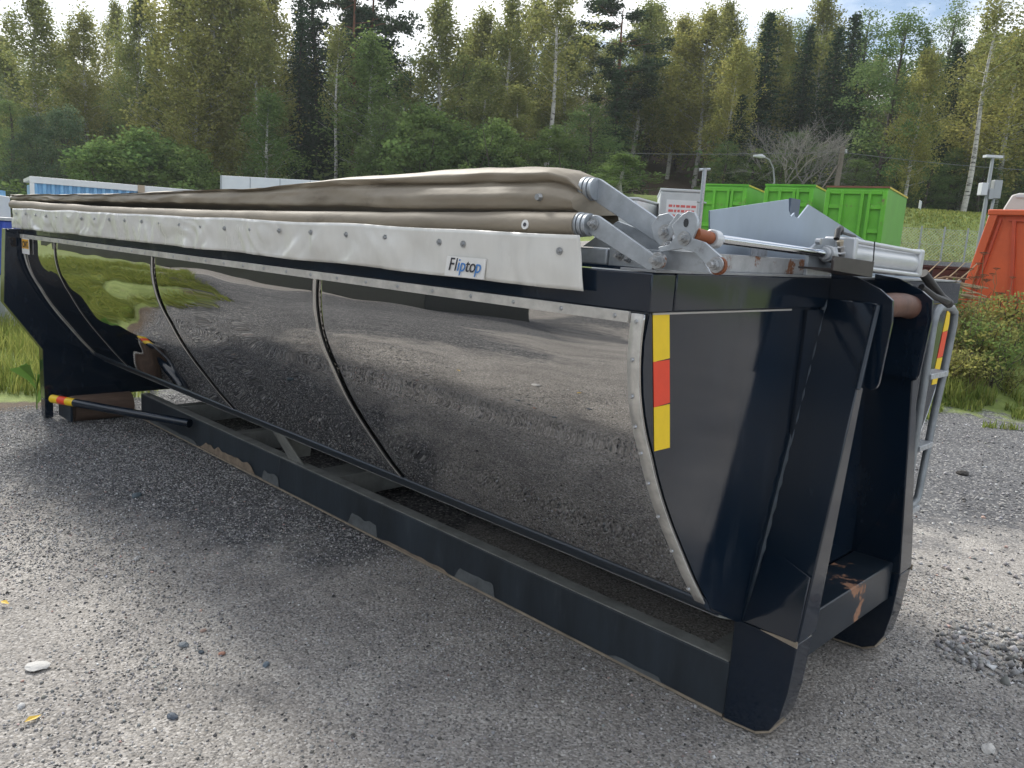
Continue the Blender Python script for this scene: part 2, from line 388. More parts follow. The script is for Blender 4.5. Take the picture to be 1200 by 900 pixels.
for side in (0, 1):
    for i in range(4):
        xa, xb = seams[i]-(.012 if i else 0), seams[i+1]+.012
        mb = MB()
        def fn(u, v, xa=xa, xb=xb, i=i, side=side):
            x = xa+(xb-xa)*u; y, z = prof(v)
            e = min(u, 1-u)*abs(xb-xa)
            amp = min(1, e/.25)*min(1, v/.08+.2)*min(1, (1-v)/.1+.15)
            d = (1+.45*i)*amp*(.0050*mnoise.noise(Vector((x*1.1, v*2.4, 3+side))) + .0020*mnoise.noise(Vector((x*3.0, v*5, 9+side))))
            d += -.0012*(1-min(1, e/.06))**2
            nrm = Vector((0, -1.45 if v < .5 else -1, -v*1.3)).normalized()
            y += nrm.y*d; z += nrm.z*d
            return (x, y if not side else mir(y), z)
        mb.grid(fn, 60, 44)
        o = P(mb, 'shell_panel', MIRROR, smooth=180)
        so_ = o.modifiers.new('sheet', 'SOLIDIFY'); so_.thickness = .003; so_.offset = 0
    for xs in seams[1:4]:
        for dx, w, m_, pr in ((0, .0024, RUBBER, .0018), (-.020, .0012, STRIP, .0016)):
            mb = MB()
            def fs(u, v, xs=xs, w=w, dx=dx, pr=pr, side=side):
                y, z = prof(v); y -= pr
                return (xs+dx+(u-.5)*w*2, y if not side else mir(y), z)
            mb.grid(fs, 1, 30)
            o = P(mb, 'seam_strip', m_, smooth=180)
            q = o.modifiers.new('sheet', 'SOLIDIFY'); q.thickness = .003; q.offset = 0
# bolted steel edge strips (along the top of the mirror sheets and round both curved ends)
st = MB(); st.box(XR, XF-.046, 1.680, 1.6895, 1.436, 1.465)
top_strip = P(st, 'edge_strip', STRIP, bevel=.001)
def end_strip(xc, w):
    mb = MB()
    def fs(u, v):
        y, z = prof(v); return (xc+(u-.5)*w, y-.008, z)
    mb.grid(fs, 1, 30)
    o = P(mb, 'edge_strip', STRIP, smooth=180)
    q = o.modifiers.new('sheet', 'SOLIDIFY'); q.thickness = .006; q.offset = 0
    return o
fs_o = end_strip(XF-.0175, .035); rs_o = end_strip(XR+.10, .03)
bolt_mb = MB().tube([(0, 0, 0), (0, -.006, 0)], [.009, .006], 8)
bolt_me = bolt_mb.mesh('bolt', BOLT, 40)
def bolt(parent, p, s=1., rot=(0, 0, 0), me=None):
    o = bpy.data.objects.new('bolt', me or bolt_me); COL.objects.link(o); o.location = p; o.scale = (s,)*3; o.rotation_euler = rot
    o.parent = parent; return o
for k in range(30): bolt(top_strip, (XF-.09-k*.19, 1.680, 1.450), .75)
for k in range(9):
    y, z = prof(k/8.6); bolt(fs_o, (XF-.0175, y-.012, z-.02), .75)
# tub body: inner hull, lower lip, bottom (closed solid behind the mirror sheets)
hull = MB()
sec = [(y+.02, z) for y, z in PROFILE[::2]] + [(2.38, .40), (YC, .372)]
sec = sec + [(mir(y), z) for y, z in sec[::-1][1:]]
hull.add([(x, y, z) for x in (XF-.006, XR+.01) for y, z in sec], [(i, i+1, len(sec)+i+1, len(sec)+i) for i in range(len(sec)-1)])
P(hull, 'hull', DARKIN, smooth=60)
for s_ in (0, 1):
    f_ = (lambda y: y) if not s_ else mir
    lip = MB(); ring = [(2.150, .553), (2.142, .540), (2.168, .508), (2.255, .455), (2.262, .468), (2.185, .525)]
    lip.prism([(XF-.002, f_(y), z) for y, z in ring], (XR-XF+.01, 0, 0)); P(lip, 'lower_lip', NAVY_RAIL, bevel=.002)
    l2 = MB(); l2.prism([(XF-.004, f_(y), z) for y, z in [(2.255, .452), (2.40, .392), (2.40, .404), (2.262, .462)]], (XR-XF+.01, 0, 0)); P(l2, 'bottom_sheet', DUSTY)
# front panel
fp = MB(); pts = [(1.712, 1.475)] + [(y+.012, z) for y, z in PROFILE[1:]] + [(2.20, .492), (2.38, .398), (2.43, .385)]
poly = [(XF, y, z) for y, z in pts] + [(XF, mir(y), z) for y, z in pts[::-1]]
fp.prism(poly, (-.004, 0, 0)); P(fp, 'front_panel', NAVY)
# rim beams
rim = MB(); rim.box(XR-.02, XF+.01, 1.692, 1.80, 1.466, 1.568); P(rim, 'rim_beam', NAVY, bevel=.004)
rim = MB(); rim.box(XR-.02, XF+.01, mir(1.80), mir(1.692), 1.466, 1.568); P(rim, 'rim_beam', NAVY, bevel=.004)
rim = MB(); rim.box(XF-.09, XF+.012, 1.802, mir(1.802), 1.468, 1.570); P(rim, 'rim_beam', NAVY, bevel=.004)
rim = MB(); rim.box(XF-.10, XF+.013, 1.70, mir(1.70), 1.5695, 1.577); P(rim, 'rim_cap', mat('rim_top_grey', (.28, .29, .30), rough=.45, metal=.3, var=.3, vscale=10, dirt=(.12, .08, .06), dcov=.6, dscale=12), bevel=.001)
# rear frame: transverse plate with stepped outline, boxed edge
ro = [(1.590, 1.500), (1.556, .945), (1.806, .570), (1.806, .165)]
rp_ = [(XR, y, z) for y, z in ro] + [(XR, 1.806, .165)]
rear = MB(); poly = [(XR-.12, y, z) for y, z in ro] + [(XR-.12, mir(y), z) for y, z in ro[::-1]]
rear.prism(poly, (.11, 0, 0)); P(rear, 'rear_frame', NAVY, bevel=.004)
rt = MB(); rt.box(XR-.10, XR-.021, 1.70, mir(1.70), 1.503, 1.560); P(rt, 'rear_beam', NAVY, bevel=.003)
for f_ in (lambda y: y, mir):
    a, b = sorted((f_(1.806), f_(1.866)))
    q = MB(); q.box(XR-.118, XR-.014, a, b, .012, .163); P(q, 'rear_foot', NAVY, bevel=.003)
    q = MB(); q.tube([(XR-.03+.19, f_(1.93), .105), (XR-.03+.19, f_(1.95), .105)], .098, 20); q.tube([(XR+.16, f_(1.95), .105), (XR+.16, f_(2.40), .105)], .104, 28)
    P(q, 'rear_roller', WOODY, bevel=.004)
    q = MB(); q.box(XR+.0, XR+.30, min(f_(1.90), f_(1.918)), max(f_(1.90), f_(1.918)), .03, .20); P(q, 'roller_bracket', NAVY_RAIL, bevel=.003)
# long skid rails and crossmembers
for f_ in (lambda y: y, mir):
    a, b = sorted((f_(2.43), f_(2.505)))
    q = MB(); q.box(-4.40, XF-.032, a, b, .012, .212); q.box(XR+.30, -4.412, a+.006, b-.006, .012, .209); P(q, 'skid_rail', NAVY_SKID, bevel=.005)
    q = MB(); q.box(XR+.32, XF-.04, a+.004, b-.004, .2125, .2165); P(q, 'rail_top', DUSTY)
    q = MB(); q.box(XR+.32, XF-.04, a+.002, b-.002, .000, .0115); P(q, 'wear_plate', WEAR_LIT)
    for xg in (-4.33, -5.9, -2.7):
        q = MB(); yy = f_(2.47); s2 = 1 if f_(0) == 0 else -1
        if xg == -4.33 or s2 < 0:
            q.prism([(xg, f_(2.455), .217), (xg+.0, f_(2.60), .217), (xg, f_(2.62), .375), (xg, f_(2.38), .40), (xg, f_(2.33), .43)], (.012, 0, 0))
            q.prism([(xg, f_(2.455), .217), (xg+.17, f_(2.455), .217), (xg+.10, f_(2.345), .425), (xg, f_(2.335), .43)], (0, s2*.01, 0))
            P(q, 'saddle_gusset', DUSTY, bevel=.002)
for xc, w in ((-4.0, .21), (-5.18, .08), (-6.2, .1), (-1.32, .1)):
    q = MB(); q.box(xc-w/2, xc+w/2, 2.507, mir(2.507), .05, .195); P(q, 'crossmember', DUSTY, bevel=.004)
# scraped paint patches on the near rail
PATCH = mat('scraped_primer', (.11, .12, .125), rough=.7, var=.35, vscale=20); TAN = mat('bare_tan_scrape', (.24, .185, .135), rough=.75, var=.4, vscale=20)
def patch(x0, x1, za, zb, m_, seed, n=22):
    up_ = []; 
    for k in range(n+1):
        t = k/n; x = x0+(x1-x0)*t; e = min(1, t/.12, (1-t)/.05)
        up_.append((x, 2.4285, za+(zb-za)*e*(.75+.35*mnoise.noise(Vector((x*14, seed, 0))))))
    q = MB().prism([(x0, 2.4285, za-.004)]+up_+[(x1, 2.4285, za-.004)], (0, -.0006, 0)); P(q, 'scraped_patch', m_)
patch(-5.55, -4.72, .022, .085, TAN, 1, 50); patch(-4.62, -4.40, .02, .10, PATCH, 2); patch(-3.62, -3.34, .02, .105, PATCH, 3); patch(-2.70, -2.42, .02, .09, PATCH, 4); patch(-1.75, -1.50, .018, .035, PATCH, 5, 40); patch(-3.3, -2.75, .016, .03, TAN, 6, 40); patch(-6.5, -5.6, .018, .05, PATCH, 7, 40)
# side marker bar, yellow and red end, on both sides
for f_ in (lambda y: y, mir):
    A = Vector((-5.66, f_(2.40), .175)); B = Vector((-6.90, f_(1.83), .190)); d = (B-A).normalized(); Lg = (B-A).length
    q = MB().tube([A, A+d*(Lg-.24)], .032, 16); bar = P(q, 'marker_bar', NAVY, bevel=.0)
    for k, m_ in enumerate((YEL, RED, YEL)):
        q = MB().tube([A+d*(Lg-.24+.08*k), A+d*(Lg-.24+.08*(k+1))], .0325+.0004*(k % 2), 16)
        o = q.build('warning_band', m_); sub(o, bar)
    q = MB().tube([A+d*Lg, A+d*(Lg+.02)], [.012, .012], 10); o = q.build('bar_pin', BOLT); sub(o, bar)
# hook frame: splayed legs, ears, hook bar
for f_ in (lambda y: y, mir):
    s2 = 1 if f_(0) == 0 else -1
    out_t, out_b = 2.745, 2.425
    # leaning box leg, outer face slanting, inner face nearly upright
    leg = MB()
    vs = []
    for (z, yo, yi, xb, xf) in ((.385, 2.425, 2.56, XF+.001, -1.000), (1.215, 2.663, 2.715, XF+.001, -1.014), (1.500, 2.743, 2.760, XF+.001, -1.018)):
        vs += [(xb, f_(yo), z), (xf, f_(yo), z), (xf, f_(yi), z), (xb, f_(yi), z)]
    fc = [(0, 1, 2, 3), (8, 11, 10, 9)]
    for r in (0, 4):
        for k in range(4): fc.append((r+k, r+(k+1) % 4, r+4+(k+1) % 4, r+4+k))
    leg.add(vs, fc); lg = P(leg, 'hook_leg', NAVY_LEG, bevel=.005)
    # lower outer doubler with kink and pale lower edge
    q = MB(); q.prism([(XF+.004, f_(2.423), .388), (-1.004, f_(2.423), .388), (-1.008, f_(2.478), .60), (-1.13, f_(2.489), .64), (XF+.02, f_(2.494), .62)], (0, -s2*.008, .004)); P(q, 'doubler_plate', NAVY_LEG, bevel=.002)
    # foot plate with rounded toe
    toe = [(-1.232, .385), (-1.002, .380), (-1.014, .20), (-1.032, .095), (-1.060, .040), (-1.11, .012), (-1.232, .004)]
    q = MB(); q.prism([(x, f_(2.427), z) for x, z in toe], (0, s2*.115, 0)); P(q, 'foot', NAVY_LEG, bevel=.004)
    q = MB()
    arc = toe[4:]
    for (xa, za), (xb, zb) in zip(arc[:-1], arc[1:]): q.prism([(xa, f_(2.424), za), (xb, f_(2.424), zb), (xb-.0+.004, f_(2.424), zb-.006), (xa+.006, f_(2.424), za-.003)], (0, s2*.12, 0))
    P(q, 'wear_plate', WEAR_LIT)
    q = MB(); q.prism([(-1.13, f_(2.4205), .386), (-.998, f_(2.4205), .372), (-.998, f_(2.4205), .394), (-1.02, f_(2.4205), .394)], (0, -s2*.004, 0)); P(q, 'lit_edge', WEAR_LIT)  # pale bar, paints the lit lower edge of the leg plate
    # weld beads
    q = MB(); q.tube([(XF+.004, f_(2.428+(2.745-2.428)*k/40), .39+1.11*k/40) for k in range(41)], [.010+.003*math.sin(k*2.3) for k in range(41)], 6); P(q, 'weld_bead', NAVY_RAIL)
    # ear plate
    ear = [(XF+.012, 1.592), (XF+.10, 1.580), (-1.018, 1.546), (-.972, 1.512), (-.965, 1.44), (-.978, 1.235), (-.985, 1.215), (-1.003, 1.205), (-1.022, 1.215), (-1.03, 1.235), (-1.030, 1.49), (-1.17, 1.497), (XF+.012, 1.500)]
    q = MB(); q.prism([(x, f_(2.748), z) for x, z in ear], (0, s2*.014, 0)); P(q, 'ear_plate', NAVY_LEG, bevel=.0015)
    q = MB(); q.prism([(x, f_(2.762), z) for x, z in [(XF+.012, 1.50), (-.99, 1.50), (-.975, 1.44), (-.985, 1.22), (XF+.012, 1.22)]], (0, s2*.01, 0)); P(q, 'ear_plate', NAVY_LEG)
    q = MB(); q.tube([(-1.014, f_(2.738), 1.492), (-1.014, f_(2.700), 1.35), (-1.012, f_(2.662), 1.215)], .009, 8); P(q, 'weld_bead', NAVY_RAIL)
hb = MB(); hb.tube([(-1.045, 2.764, 1.478), (-1.040, 2.85, 1.487), (-1.035, 2.95, 1.49), (-1.040, 3.05, 1.487), (-1.045, 3.136, 1.478)], .043, 24)
P(hb, 'hook_bar', RUSTBAR)
q = MB(); q.tube([(-1.10, 2.80, 1.42), (-1.09, 3.00, 1.42)], .038, 20); P(q, 'bar_saddle', RUSTBAR)
q = MB(); q.box(-1.19, -1.03, 2.562, mir(2.562), .27, .43); P(q, 'crossbeam', mat('scraped_navy', (.012, .02, .03), rough=.3, var=.3, vscale=5, dirt=(.33, .17, .10), dcov=.61, dscale=3.2, dsharp=.03), bevel=.005)
q = MB(); q.box(XF+.002, XF+.012, 2.60, mir(2.60), .44, 1.46); P(q, 'web_plate', NAVY_LEG)
q = MB(); q.box(XF+.001, XF+.004, 1.72, 2.50, 1.4605, 1.4655); P(q, 'sealant_line', TARP_EDGE)
# warning stickers on the front panel
def sticker(y0, y1, y0b, y1b):
    zt, zb = 1.460, 1.085
    cuts = [0, .333, .667, 1.0]
    for k, m_ in enumerate((YEL, RED, YEL)):
        t0, t1 = cuts[k], cuts[k+1]
        L_ = lambda t: y0+(y0b-y0)*t; R_ = lambda t: y1+(y1b-y1)*t; z = lambda t: zt+(zb-zt)*t
        q = MB(); q.prism([(XF+.0004, L_(t0), z(t0)), (XF+.0004, R_(t0), z(t0)+.002), (XF+.0004, R_(t1), z(t1)+.006*(k < 2)), (XF+.0004, L_(t1), z(t1))], (.0015, 0, 0))
        o = P(q, 'warning_sticker', m_)
sticker(1.722, 1.797, 1.788, 1.862); sticker(mir(1.797)-.0, mir(1.722), mir(1.862), mir(1.788))
# company sticker near the rear
q = MB(); q.box(-6.995+.06, -6.995+.25, 1.676, 1.6785, 1.322, 1.436); cs_ = P(q, 'maker_sticker', LBL)
q = MB(); q.box(-6.925, -6.755, 1.6745, 1.6757, 1.362, 1.430); o = q.build('sticker_patch', mat('sticker_orange', (.8, .42, .03), rough=.4)); sub(o, cs_)
def text(body, size, m, loc, parent, xscale=1., shear=0., name='lettering', off=0.0):
    cu = bpy.data.curves.new(name, 'FONT'); cu.body = body; cu.size = size; cu.shear = shear; cu.extrude = .0006; cu.offset = off
    cu.materials.append(m); cu.align_x = 'LEFT'
    o = bpy.data.objects.new(name, cu); COL.objects.link(o)
    dg = bpy.context.evaluated_depsgraph_get(); me = bpy.data.meshes.new_from_object(o.evaluated_get(dg)); bpy.data.objects.remove(o)
    o = bpy.data.objects.new(name, me); COL.objects.link(o)
    o.location = loc; o.rotation_euler = (math.radians(90), 0, 0); o.scale = (xscale, 1, 1)
    o.parent = parent; return o
text('CNT.', .062, INK, (-6.915, 1.6738, 1.372), cs_, 1.12, 0, off=.0022)

# ladder on the front, far side
lad = MB()
def bend(pts, n=6):
    return pts
L0, L1 = 3.60, 3.86
rail_pts = [(-1.10, L0, .62), (-1.10, L0+.003, 1.0), (-1.10, L0+.005, 1.40), (-1.10, L0+.02, 1.44), (-1.10, L0+.055, 1.462), (-1.10, L0+.12, 1.468), (-1.10, L1-.05, 1.462), (-1.10, L1+.005, 1.44), (-1.10, L1+.015, 1.39), (-1.10, L1-.01, 1.2), (-1.10, L1-.055, 1.0), (-1.10, L1-.10, .62), (-1.10, L1-.115, .600), (-1.10, L1-.16, .588), (-1.10, L0, .585)]
lad.tube(rail_pts, .0165, 12); ladder = P(lad, 'ladder', mat('ladder_grey', (.25, .27, .285), rough=.45, metal=.4, var=.25, vscale=15))
tread = mat('serrated_tread', (.45, .47, .49), rough=.5, metal=.5, var=.35, vscale=40, bump=.003, bscale=90)
for z in (1.175, .86, .575):
    w = L1-.02-(.0 if z > 1.1 else .06 if z > .8 else .10)
    q = MB(); q.box(-1.135, -1.075, L0+.005, w-.012, z-.012, z+.012); o = q.build('tread', tread, bevel=.002); sub(o, ladder)
    q = MB(); q.box(XF, -1.11, L0-.006, L0+.006, z-.01, z+.01); q.box(XF, -1.11, w-.03, w-.018, z-.01, z+.01); o = q.build('standoff', GALV); sub(o, ladder)

# ------------------------------------------------------------------ cover: flap, tubes, folded canvas
def wav(x, z, k=0): return mnoise.noise(Vector((x*3.0, z*5, k)))
fl = MB()
def ff(u, v):
    x = -7.10 + (5.69)*u + (.02-.02*v if u > .5 else -.06*(1-v)+.06)
    xx = x; z = 1.506+(1.654-1.506)*v + .006*mnoise.noise(Vector((x*2.2, 0, 4)))*(1 if v > .9 or v < .1 else 0)
    y = 1.652 + .010*(1-v) + (.020*mnoise.noise(Vector((x*5.5, z*7, 1))) + .013*mnoise.noise(Vector((x*11+4*mnoise.noise(Vector((x*2, z*4, 3))), z*9, 5))) - .024*abs(mnoise.noise(Vector((x*6+3*mnoise.noise(Vector((x*3, z*5, 33))), z*6, 8)))))*(1-.75*v)*(1-.9*math.exp(-((x+1.87)/.14)**2))
    return (x, y, z)
fl.grid(ff, 420, 12)
flap = P(fl, 'side_flap', VINYL, smooth=180); q = flap.modifiers.new('cloth', 'SOLIDIFY'); q.thickness = .003; q.offset = 0
hexm = MB().tube([(0, 0, 0), (0, -.004, 0)], .017, 14).tube([(0, -.004, 0), (0, -.014, 0)], .0085, 6); hexme = hexm.mesh('bolt', BOLT, 40)
bx = [-1.475, -1.875, -1.99, -2.28]+[-2.52-.245*k for k in range(19)]
for x in bx:
    z = 1.612 - .004*math.sin(x*3); o = bolt(flap, (x, 1.651, z), .62, me=hexme)
q = MB(); q.prism([(-1.962, 1.6575, 1.508), (-1.778, 1.6575, 1.508), (-1.765, 1.651, 1.570), (-1.945, 1.651, 1.570)], (0, -.003, 0)); lbl = q.build('maker_label', LBL); sub(lbl, flap)
xx = -1.940
for ch, m_, w in (('F', INK, .029), ('l', INK, .013), ('i', INKB, .013), ('p', INKB, .027), ('t', INK, .018), ('o', INK, .028), ('p', INKB, .03)):
    text(ch, .058, m_, (xx, 1.6485, 1.526), lbl, .95, .28); xx += w*.97
# seams in the flap
for x in ():
    q = MB(); q.grid(lambda u, v, x=x: (x+(u-.5)*.02, ff((x+7.1)/5.69, v)[1]-.004, 1.508+.13*v), 1, 12); o = q.build('hem', VINYL, smooth=180); sub(o, flap)
def tube_z(x):
    t = (x+7.22)/(7.22-1.45); return 1.682-.026*math.sin(math.pi*t)+.004*mnoise.noise(Vector((x*2, 0, 0)))
q = MB(); n_ = 90
q.tube([(-7.22+5.765*k/n_, 1.70+.003*math.sin(k*.7), tube_z(-7.22+5.765*k/n_)) for k in range(n_+1)], [.034+.0015*mnoise.noise(Vector((k*.4, 0, 0))) for k in range(n_+1)], 20)
low = P(q, 'rolled_canvas', TARP, smooth=60)
q = MB().tube([(-1.625, 1.6665, 1.676), (-1.625, 1.662, 1.6765)], [.014, .014], 14); o = q.build('eyelet', LBL); sub(o, low)
q = MB().tube([(-1.625, 1.663, 1.676), (-1.625, 1.6605, 1.6765)], [.006, .006], 10); o = q.build('eyelet_hole', INK); sub(o, low)
# folded upper canvas: loft
XS = [-7.36, -7.0, -6.2, -4.95, -3.83, -3.25, -3.0, -2.72, -2.35, -2.06, -1.75, -1.60, -1.53, -1.495]
TOP = [1.760, 1.764, 1.765, 1.772, 1.790, 1.800, 1.818, 1.834, 1.846, 1.852, 1.855, 1.852, 1.838, 1.800]
CRS = [1.756, 1.759, 1.759, 1.765, 1.780, 1.786, 1.790, 1.800, 1.800, 1.798, 1.800, 1.800, 1.790, 1.775]
BUL = [-.010, -.008, -.006, -.002, .000, -.006, -.012, -.014, .014, .024, .026, .026, .020, .012]
def interp(x, A): return float(np.interp(x, XS, A))
up = MB()
def fu(u, v):
    x = -7.36 + (7.36-1.495)*u
    t, c, b = interp(x, TOP), interp(x, CRS), interp(x, BUL)
    zl = 1.715 + .004*mnoise.noise(Vector((x*2, 1, 0)))
    prof_ = [(1.93, t-.15), (1.93, t-.10), (1.905, t-.03), (1.86, t), (1.78, t-.001), (1.735, t-.010), (1.712, (t+c)/2), (1.722, c+.006), (1.735, c), (1.716-b*.6, c-(c-zl)*.18), (1.708-b, (c+zl)/2), (1.712-b*.6, zl+.008), (1.745, zl), (1.85, zl-.02)]
    s_ = v*(len(prof_)-1); i = min(int(s_), len(prof_)-2); f = s_-i
    y = prof_[i][0]*(1-f)+prof_[i+1][0]*f; z = prof_[i][1]*(1-f)+prof_[i+1][1]*f
    w = mnoise.noise(Vector((x*2.6+v*2, v*3, 2)))*.010 + mnoise.noise(Vector((x*7+v*5, v*7, 6)))*.006 - .012*abs(mnoise.noise(Vector((x*3.5-v*6, v*5, 16)))) + .012*mnoise.noise(Vector((x*1.2, v*2.2, 11)))
    endk = 1-min(1, (-1.495-x)/.10)
    y += w + endk*.012; z += w*.5
    if endk > 0: z = z*(1-.12*endk)+1.755*.12*endk
    return (x, y, z)
up.grid(fu, 300, 39)
cov = P(up, 'folded_canvas', TARP, smooth=180)
q = MB(); ring = [fu(1, k/39) for k in range(4, 38)]; cx_ = sum(p[1] for p in ring)/len(ring); cz_ = sum(p[2] for p in ring)/len(ring)
q.add(ring+[(-1.475, cx_, cz_)], [(i, i+1, len(ring)) for i in range(len(ring)-1)]+[(len(ring)-1, 0, len(ring))]); o = q.build('canvas_end', TARP, smooth=180); sub(o, cov)
q = MB(); q.grid(lambda u, v: (-7.42+3.3*u, 1.722-.006*v+.02*(1-v), interp(-7.42+3.3*u, TOP)-.002-(.020*(1-u)+.003)*v), 120, 1); o = q.build('sunlit_canvas_edge', TARP_EDGE, smooth=180); sub(o, cov); o.modifiers.new('cloth', 'SOLIDIFY').thickness = .004  # pale strip, the sunlit top edge of the canvas put into colour
q = MB().tube([(-1.60, 1.690, 1.755), (-1.60, 1.678, 1.755)], [.012, .009], 8); o = q.build('stud', BOLT); sub(o, cov)

# ------------------------------------------------------------------ cover gear: arms, brackets, cylinder, gable
def plate(pts, y, th, m, name, bev=.0015, parent=None):
    q = MB().prism([(x, y, z) for x, z in pts], (0, th, 0)); return P(q, name, m, bevel=bev)
def rounded_arm(ax, az, bx_, bz, r0, r1, y, th, name):
    d = Vector((bx_-ax, bz-az)); L_ = d.length; d.normalize(); a0 = math.atan2(d.y, d.x); pts = []
    for k in range(9):
        a = a0+math.pi/2+math.pi*k/8; pts.append((ax+r0*math.cos(a), az+r0*math.sin(a)))
    pts.append((bx_+r1*math.cos(a0-math.pi/2), bz+r1*math.sin(a0-math.pi/2))); pts.append((bx_+r1*math.cos(a0+math.pi/2), bz+r1*math.sin(a0+math.pi/2)))
    return plate(pts, y, th, GALV, name)
# lower and upper swing arms (upper one sits a little deeper)
a1 = rounded_arm(-1.400, 1.683, -1.195, 1.590, .027, .020, 1.700, .012, 'swing_arm')
a2 = rounded_arm(-1.470, 1.785, -1.205, 1.655, .030, .026, 1.780, .012, 'swing_arm')
q = MB().prism([(-1.52, 1.80, 1.625), (-1.24, 1.80, 1.625), (-1.25, 1.80, 1.662), (-1.40, 1.80, 1.70)], (0, .01, 0)); P(q, 'inner_plate', GALV, bevel=.001)
def ring_stack(x, y, z, r, m=GALV):
    for k in range(3):
        q = MB().tube([(x-.008, y+.011*k, z), (x-.008, y+.011*k+.009, z)], r-.002*k, 20); P(q, 'collar', m, bevel=.001)
for xx_, yy_, zz_ in ((-1.458, 1.705, 1.683), (-1.505, 1.775, 1.785)):
    for k in range(3):
        q = MB().tube([(xx_+.015*k, yy_, zz_), (xx_+.015*k+.012, yy_, zz_)], .034-.0015*k, 24); P(q, 'collar', GALV, bevel=.0015)
def nut(x, y, z, r=.011, h=.014, m=BOLT):
    q = MB().tube([(x, y, z), (x, y-h*.35, z)], r*1.5, 16).tube([(x, y-h*.35, z), (x, y-h, z)], r, 6).tube([(x, y-h, z), (x, y-h*1.7, z)], r*.55, 8); P(q, 'bolt', m)
nut(-1.400, 1.700, 1.686); nut(-1.185, 1.705, 1.600, .013, .02); 
q = MB().tube([(-1.192, 1.702, 1.600), (-1.192, 1.722, 1.600)], .021, 18); P(q, 'bushing', GALV_RUST)
# base plates on the rim
q = MB().box(-1.50, -1.385, 1.745, 1.80, 1.578, 1.622); P(q, 'base_block', GALV, bevel=.004)
q = MB().prism([(-1.382, 1.752, 1.578), (-1.06, 1.752, 1.578), (-1.10, 1.752, 1.628), (-1.382, 1.752, 1.626)], (0, .014, 0)); P(q, 'base_plate', GALV, bevel=.001)
nut(-1.345, 1.752, 1.606, .009); nut(-1.315, 1.752, 1.596, .006)
# bell crank bracket (round head, foot running to the corner)
crank = [(-1.162, 1.690), (-1.136, 1.716), (-1.118, 1.726), (-1.100, 1.722), (-1.090, 1.705), (-1.090, 1.684), (-1.099, 1.660), (-1.064, 1.652), (-1.018, 1.622), (-1.006, 1.605), (-1.010, 1.584), (-1.030, 1.580), (-1.088, 1.626), (-1.125, 1.634), (-1.192, 1.622), (-1.197, 1.634), (-1.165, 1.642), (-1.150, 1.662)]
plate(crank, 1.716, .010, GALV, 'bell_crank', .001)
q = MB().prism([(-1.121+.007*math.cos(k), 1.7145, 1.697+.011*math.sin(k)) for k in [j*math.pi/5 for j in range(10)]], (0, .0018, 0)); P(q, 'slot', DARKIN)
nut(-1.121, 1.716, 1.659, .012, .014); nut(-1.022, 1.716, 1.600, .013, .022)
q = MB().tube([(-1.022, 1.715, 1.598), (-1.022, 1.727, 1.598)], .022, 16); P(q, 'rusty_washer', RUST)
plate([(-1.235, 1.655), (-1.245, 1.69), (-1.225, 1.716), (-1.196, 1.722), (-1.165, 1.700), (-1.185, 1.676), (-1.172, 1.650), (-1.190, 1.625), (-1.215, 1.640)], 1.745, .012, GALV, 'link_plate', .001)
plate([(-1.195, 1.665), (-1.182, 1.69), (-1.158, 1.722), (-1.146, 1.716), (-1.168, 1.668), (-1.178, 1.652)], 1.730, .008, GALV, 'link_plate', .001)
nut(-1.192, 1.738, 1.672, .014, .016); nut(-1.186, 1.738, 1.640, .010, .012)
# push rod, bushing and cylinder
q = MB().tube([(-1.10, 1.728, 1.672), (-1.10, 1.800, 1.665)], .0158, 18); P(q, 'bushing', PRIMER)
q = MB().tube([(-1.10, 1.801, 1.664), (-1.10, 1.830, 1.662)], .0235, 20); P(q, 'rod_eye', CYL, bevel=.003)
q = MB().tube([(-1.098, 1.830, 1.662), (-1.096, 1.842, 1.661)], .016, 6); P(q, 'bolt', BOLT)
q = MB().tube([(-1.10, 1.845, 1.664), (-1.10, 2.505, 1.648)], .0125, 16); P(q, 'piston_rod', CHROME)
q = MB().tube([(-1.10, 2.485, 1.649), (-1.10, 2.545, 1.647)], .026, 20).tube([(-1.10, 2.47, 1.649), (-1.10, 2.485, 1.649)], .020, 20); P(q, 'rod_gland', CYL, bevel=.002)
cy = MB().tube([(-1.10, 2.60, 1.652), (-1.10, 3.19, 1.640)], .047, 32)
cyl = P(cy, 'cylinder_barrel', CYL)
for dx, dz in ((.042, .040), (.044, -.042), (-.038, .042), (-.038, -.042)):
    q = MB().tube([(-1.10+dx, 2.59, 1.655+dz), (-1.10+dx, 3.20, 1.640+dz)], .008, 10); P(q, 'tie_rod', CYL)
q = MB().box(-1.152, -1.048, 3.182, 3.225, 1.590, 1.692); P(q, 'cylinder_head', CYL, bevel=.008)
q = MB().box(-1.152, -1.048, 2.575, 2.602, 1.606, 1.706); P(q, 'cylinder_head', CYL, bevel=.006)
q = MB().prism([(-1.115, 2.40, 1.580), (-1.115, 2.575, 1.580), (-1.115, 2.575, 1.700), (-1.115, 2.49, 1.698), (-1.115, 2.40, 1.655)], (-.012, 0, 0)); P(q, 'cylinder_mount', GALV, bevel=.002)
q = MB().tube([(-1.10, 2.44, 1.685), (-1.115, 2.44, 1.685)], .010, 10); P(q, 'bolt', BOLT)
q = MB().prism([(-1.030, 2.39, 1.600), (-1.030, 2.70, 1.583), (-1.030, 2.70, 1.634), (-1.030, 2.39, 1.643)], (-.008, 0, 0)); P(q, 'angle_plate', DARKBOX, bevel=.001)
q = MB().prism([(-1.039, 2.39, 1.600), (-1.039, 2.70, 1.583), (-1.14, 2.70, 1.583), (-1.14, 2.39, 1.600)], (0, 0, .006)); P(q, 'angle_plate', DARKBOX)
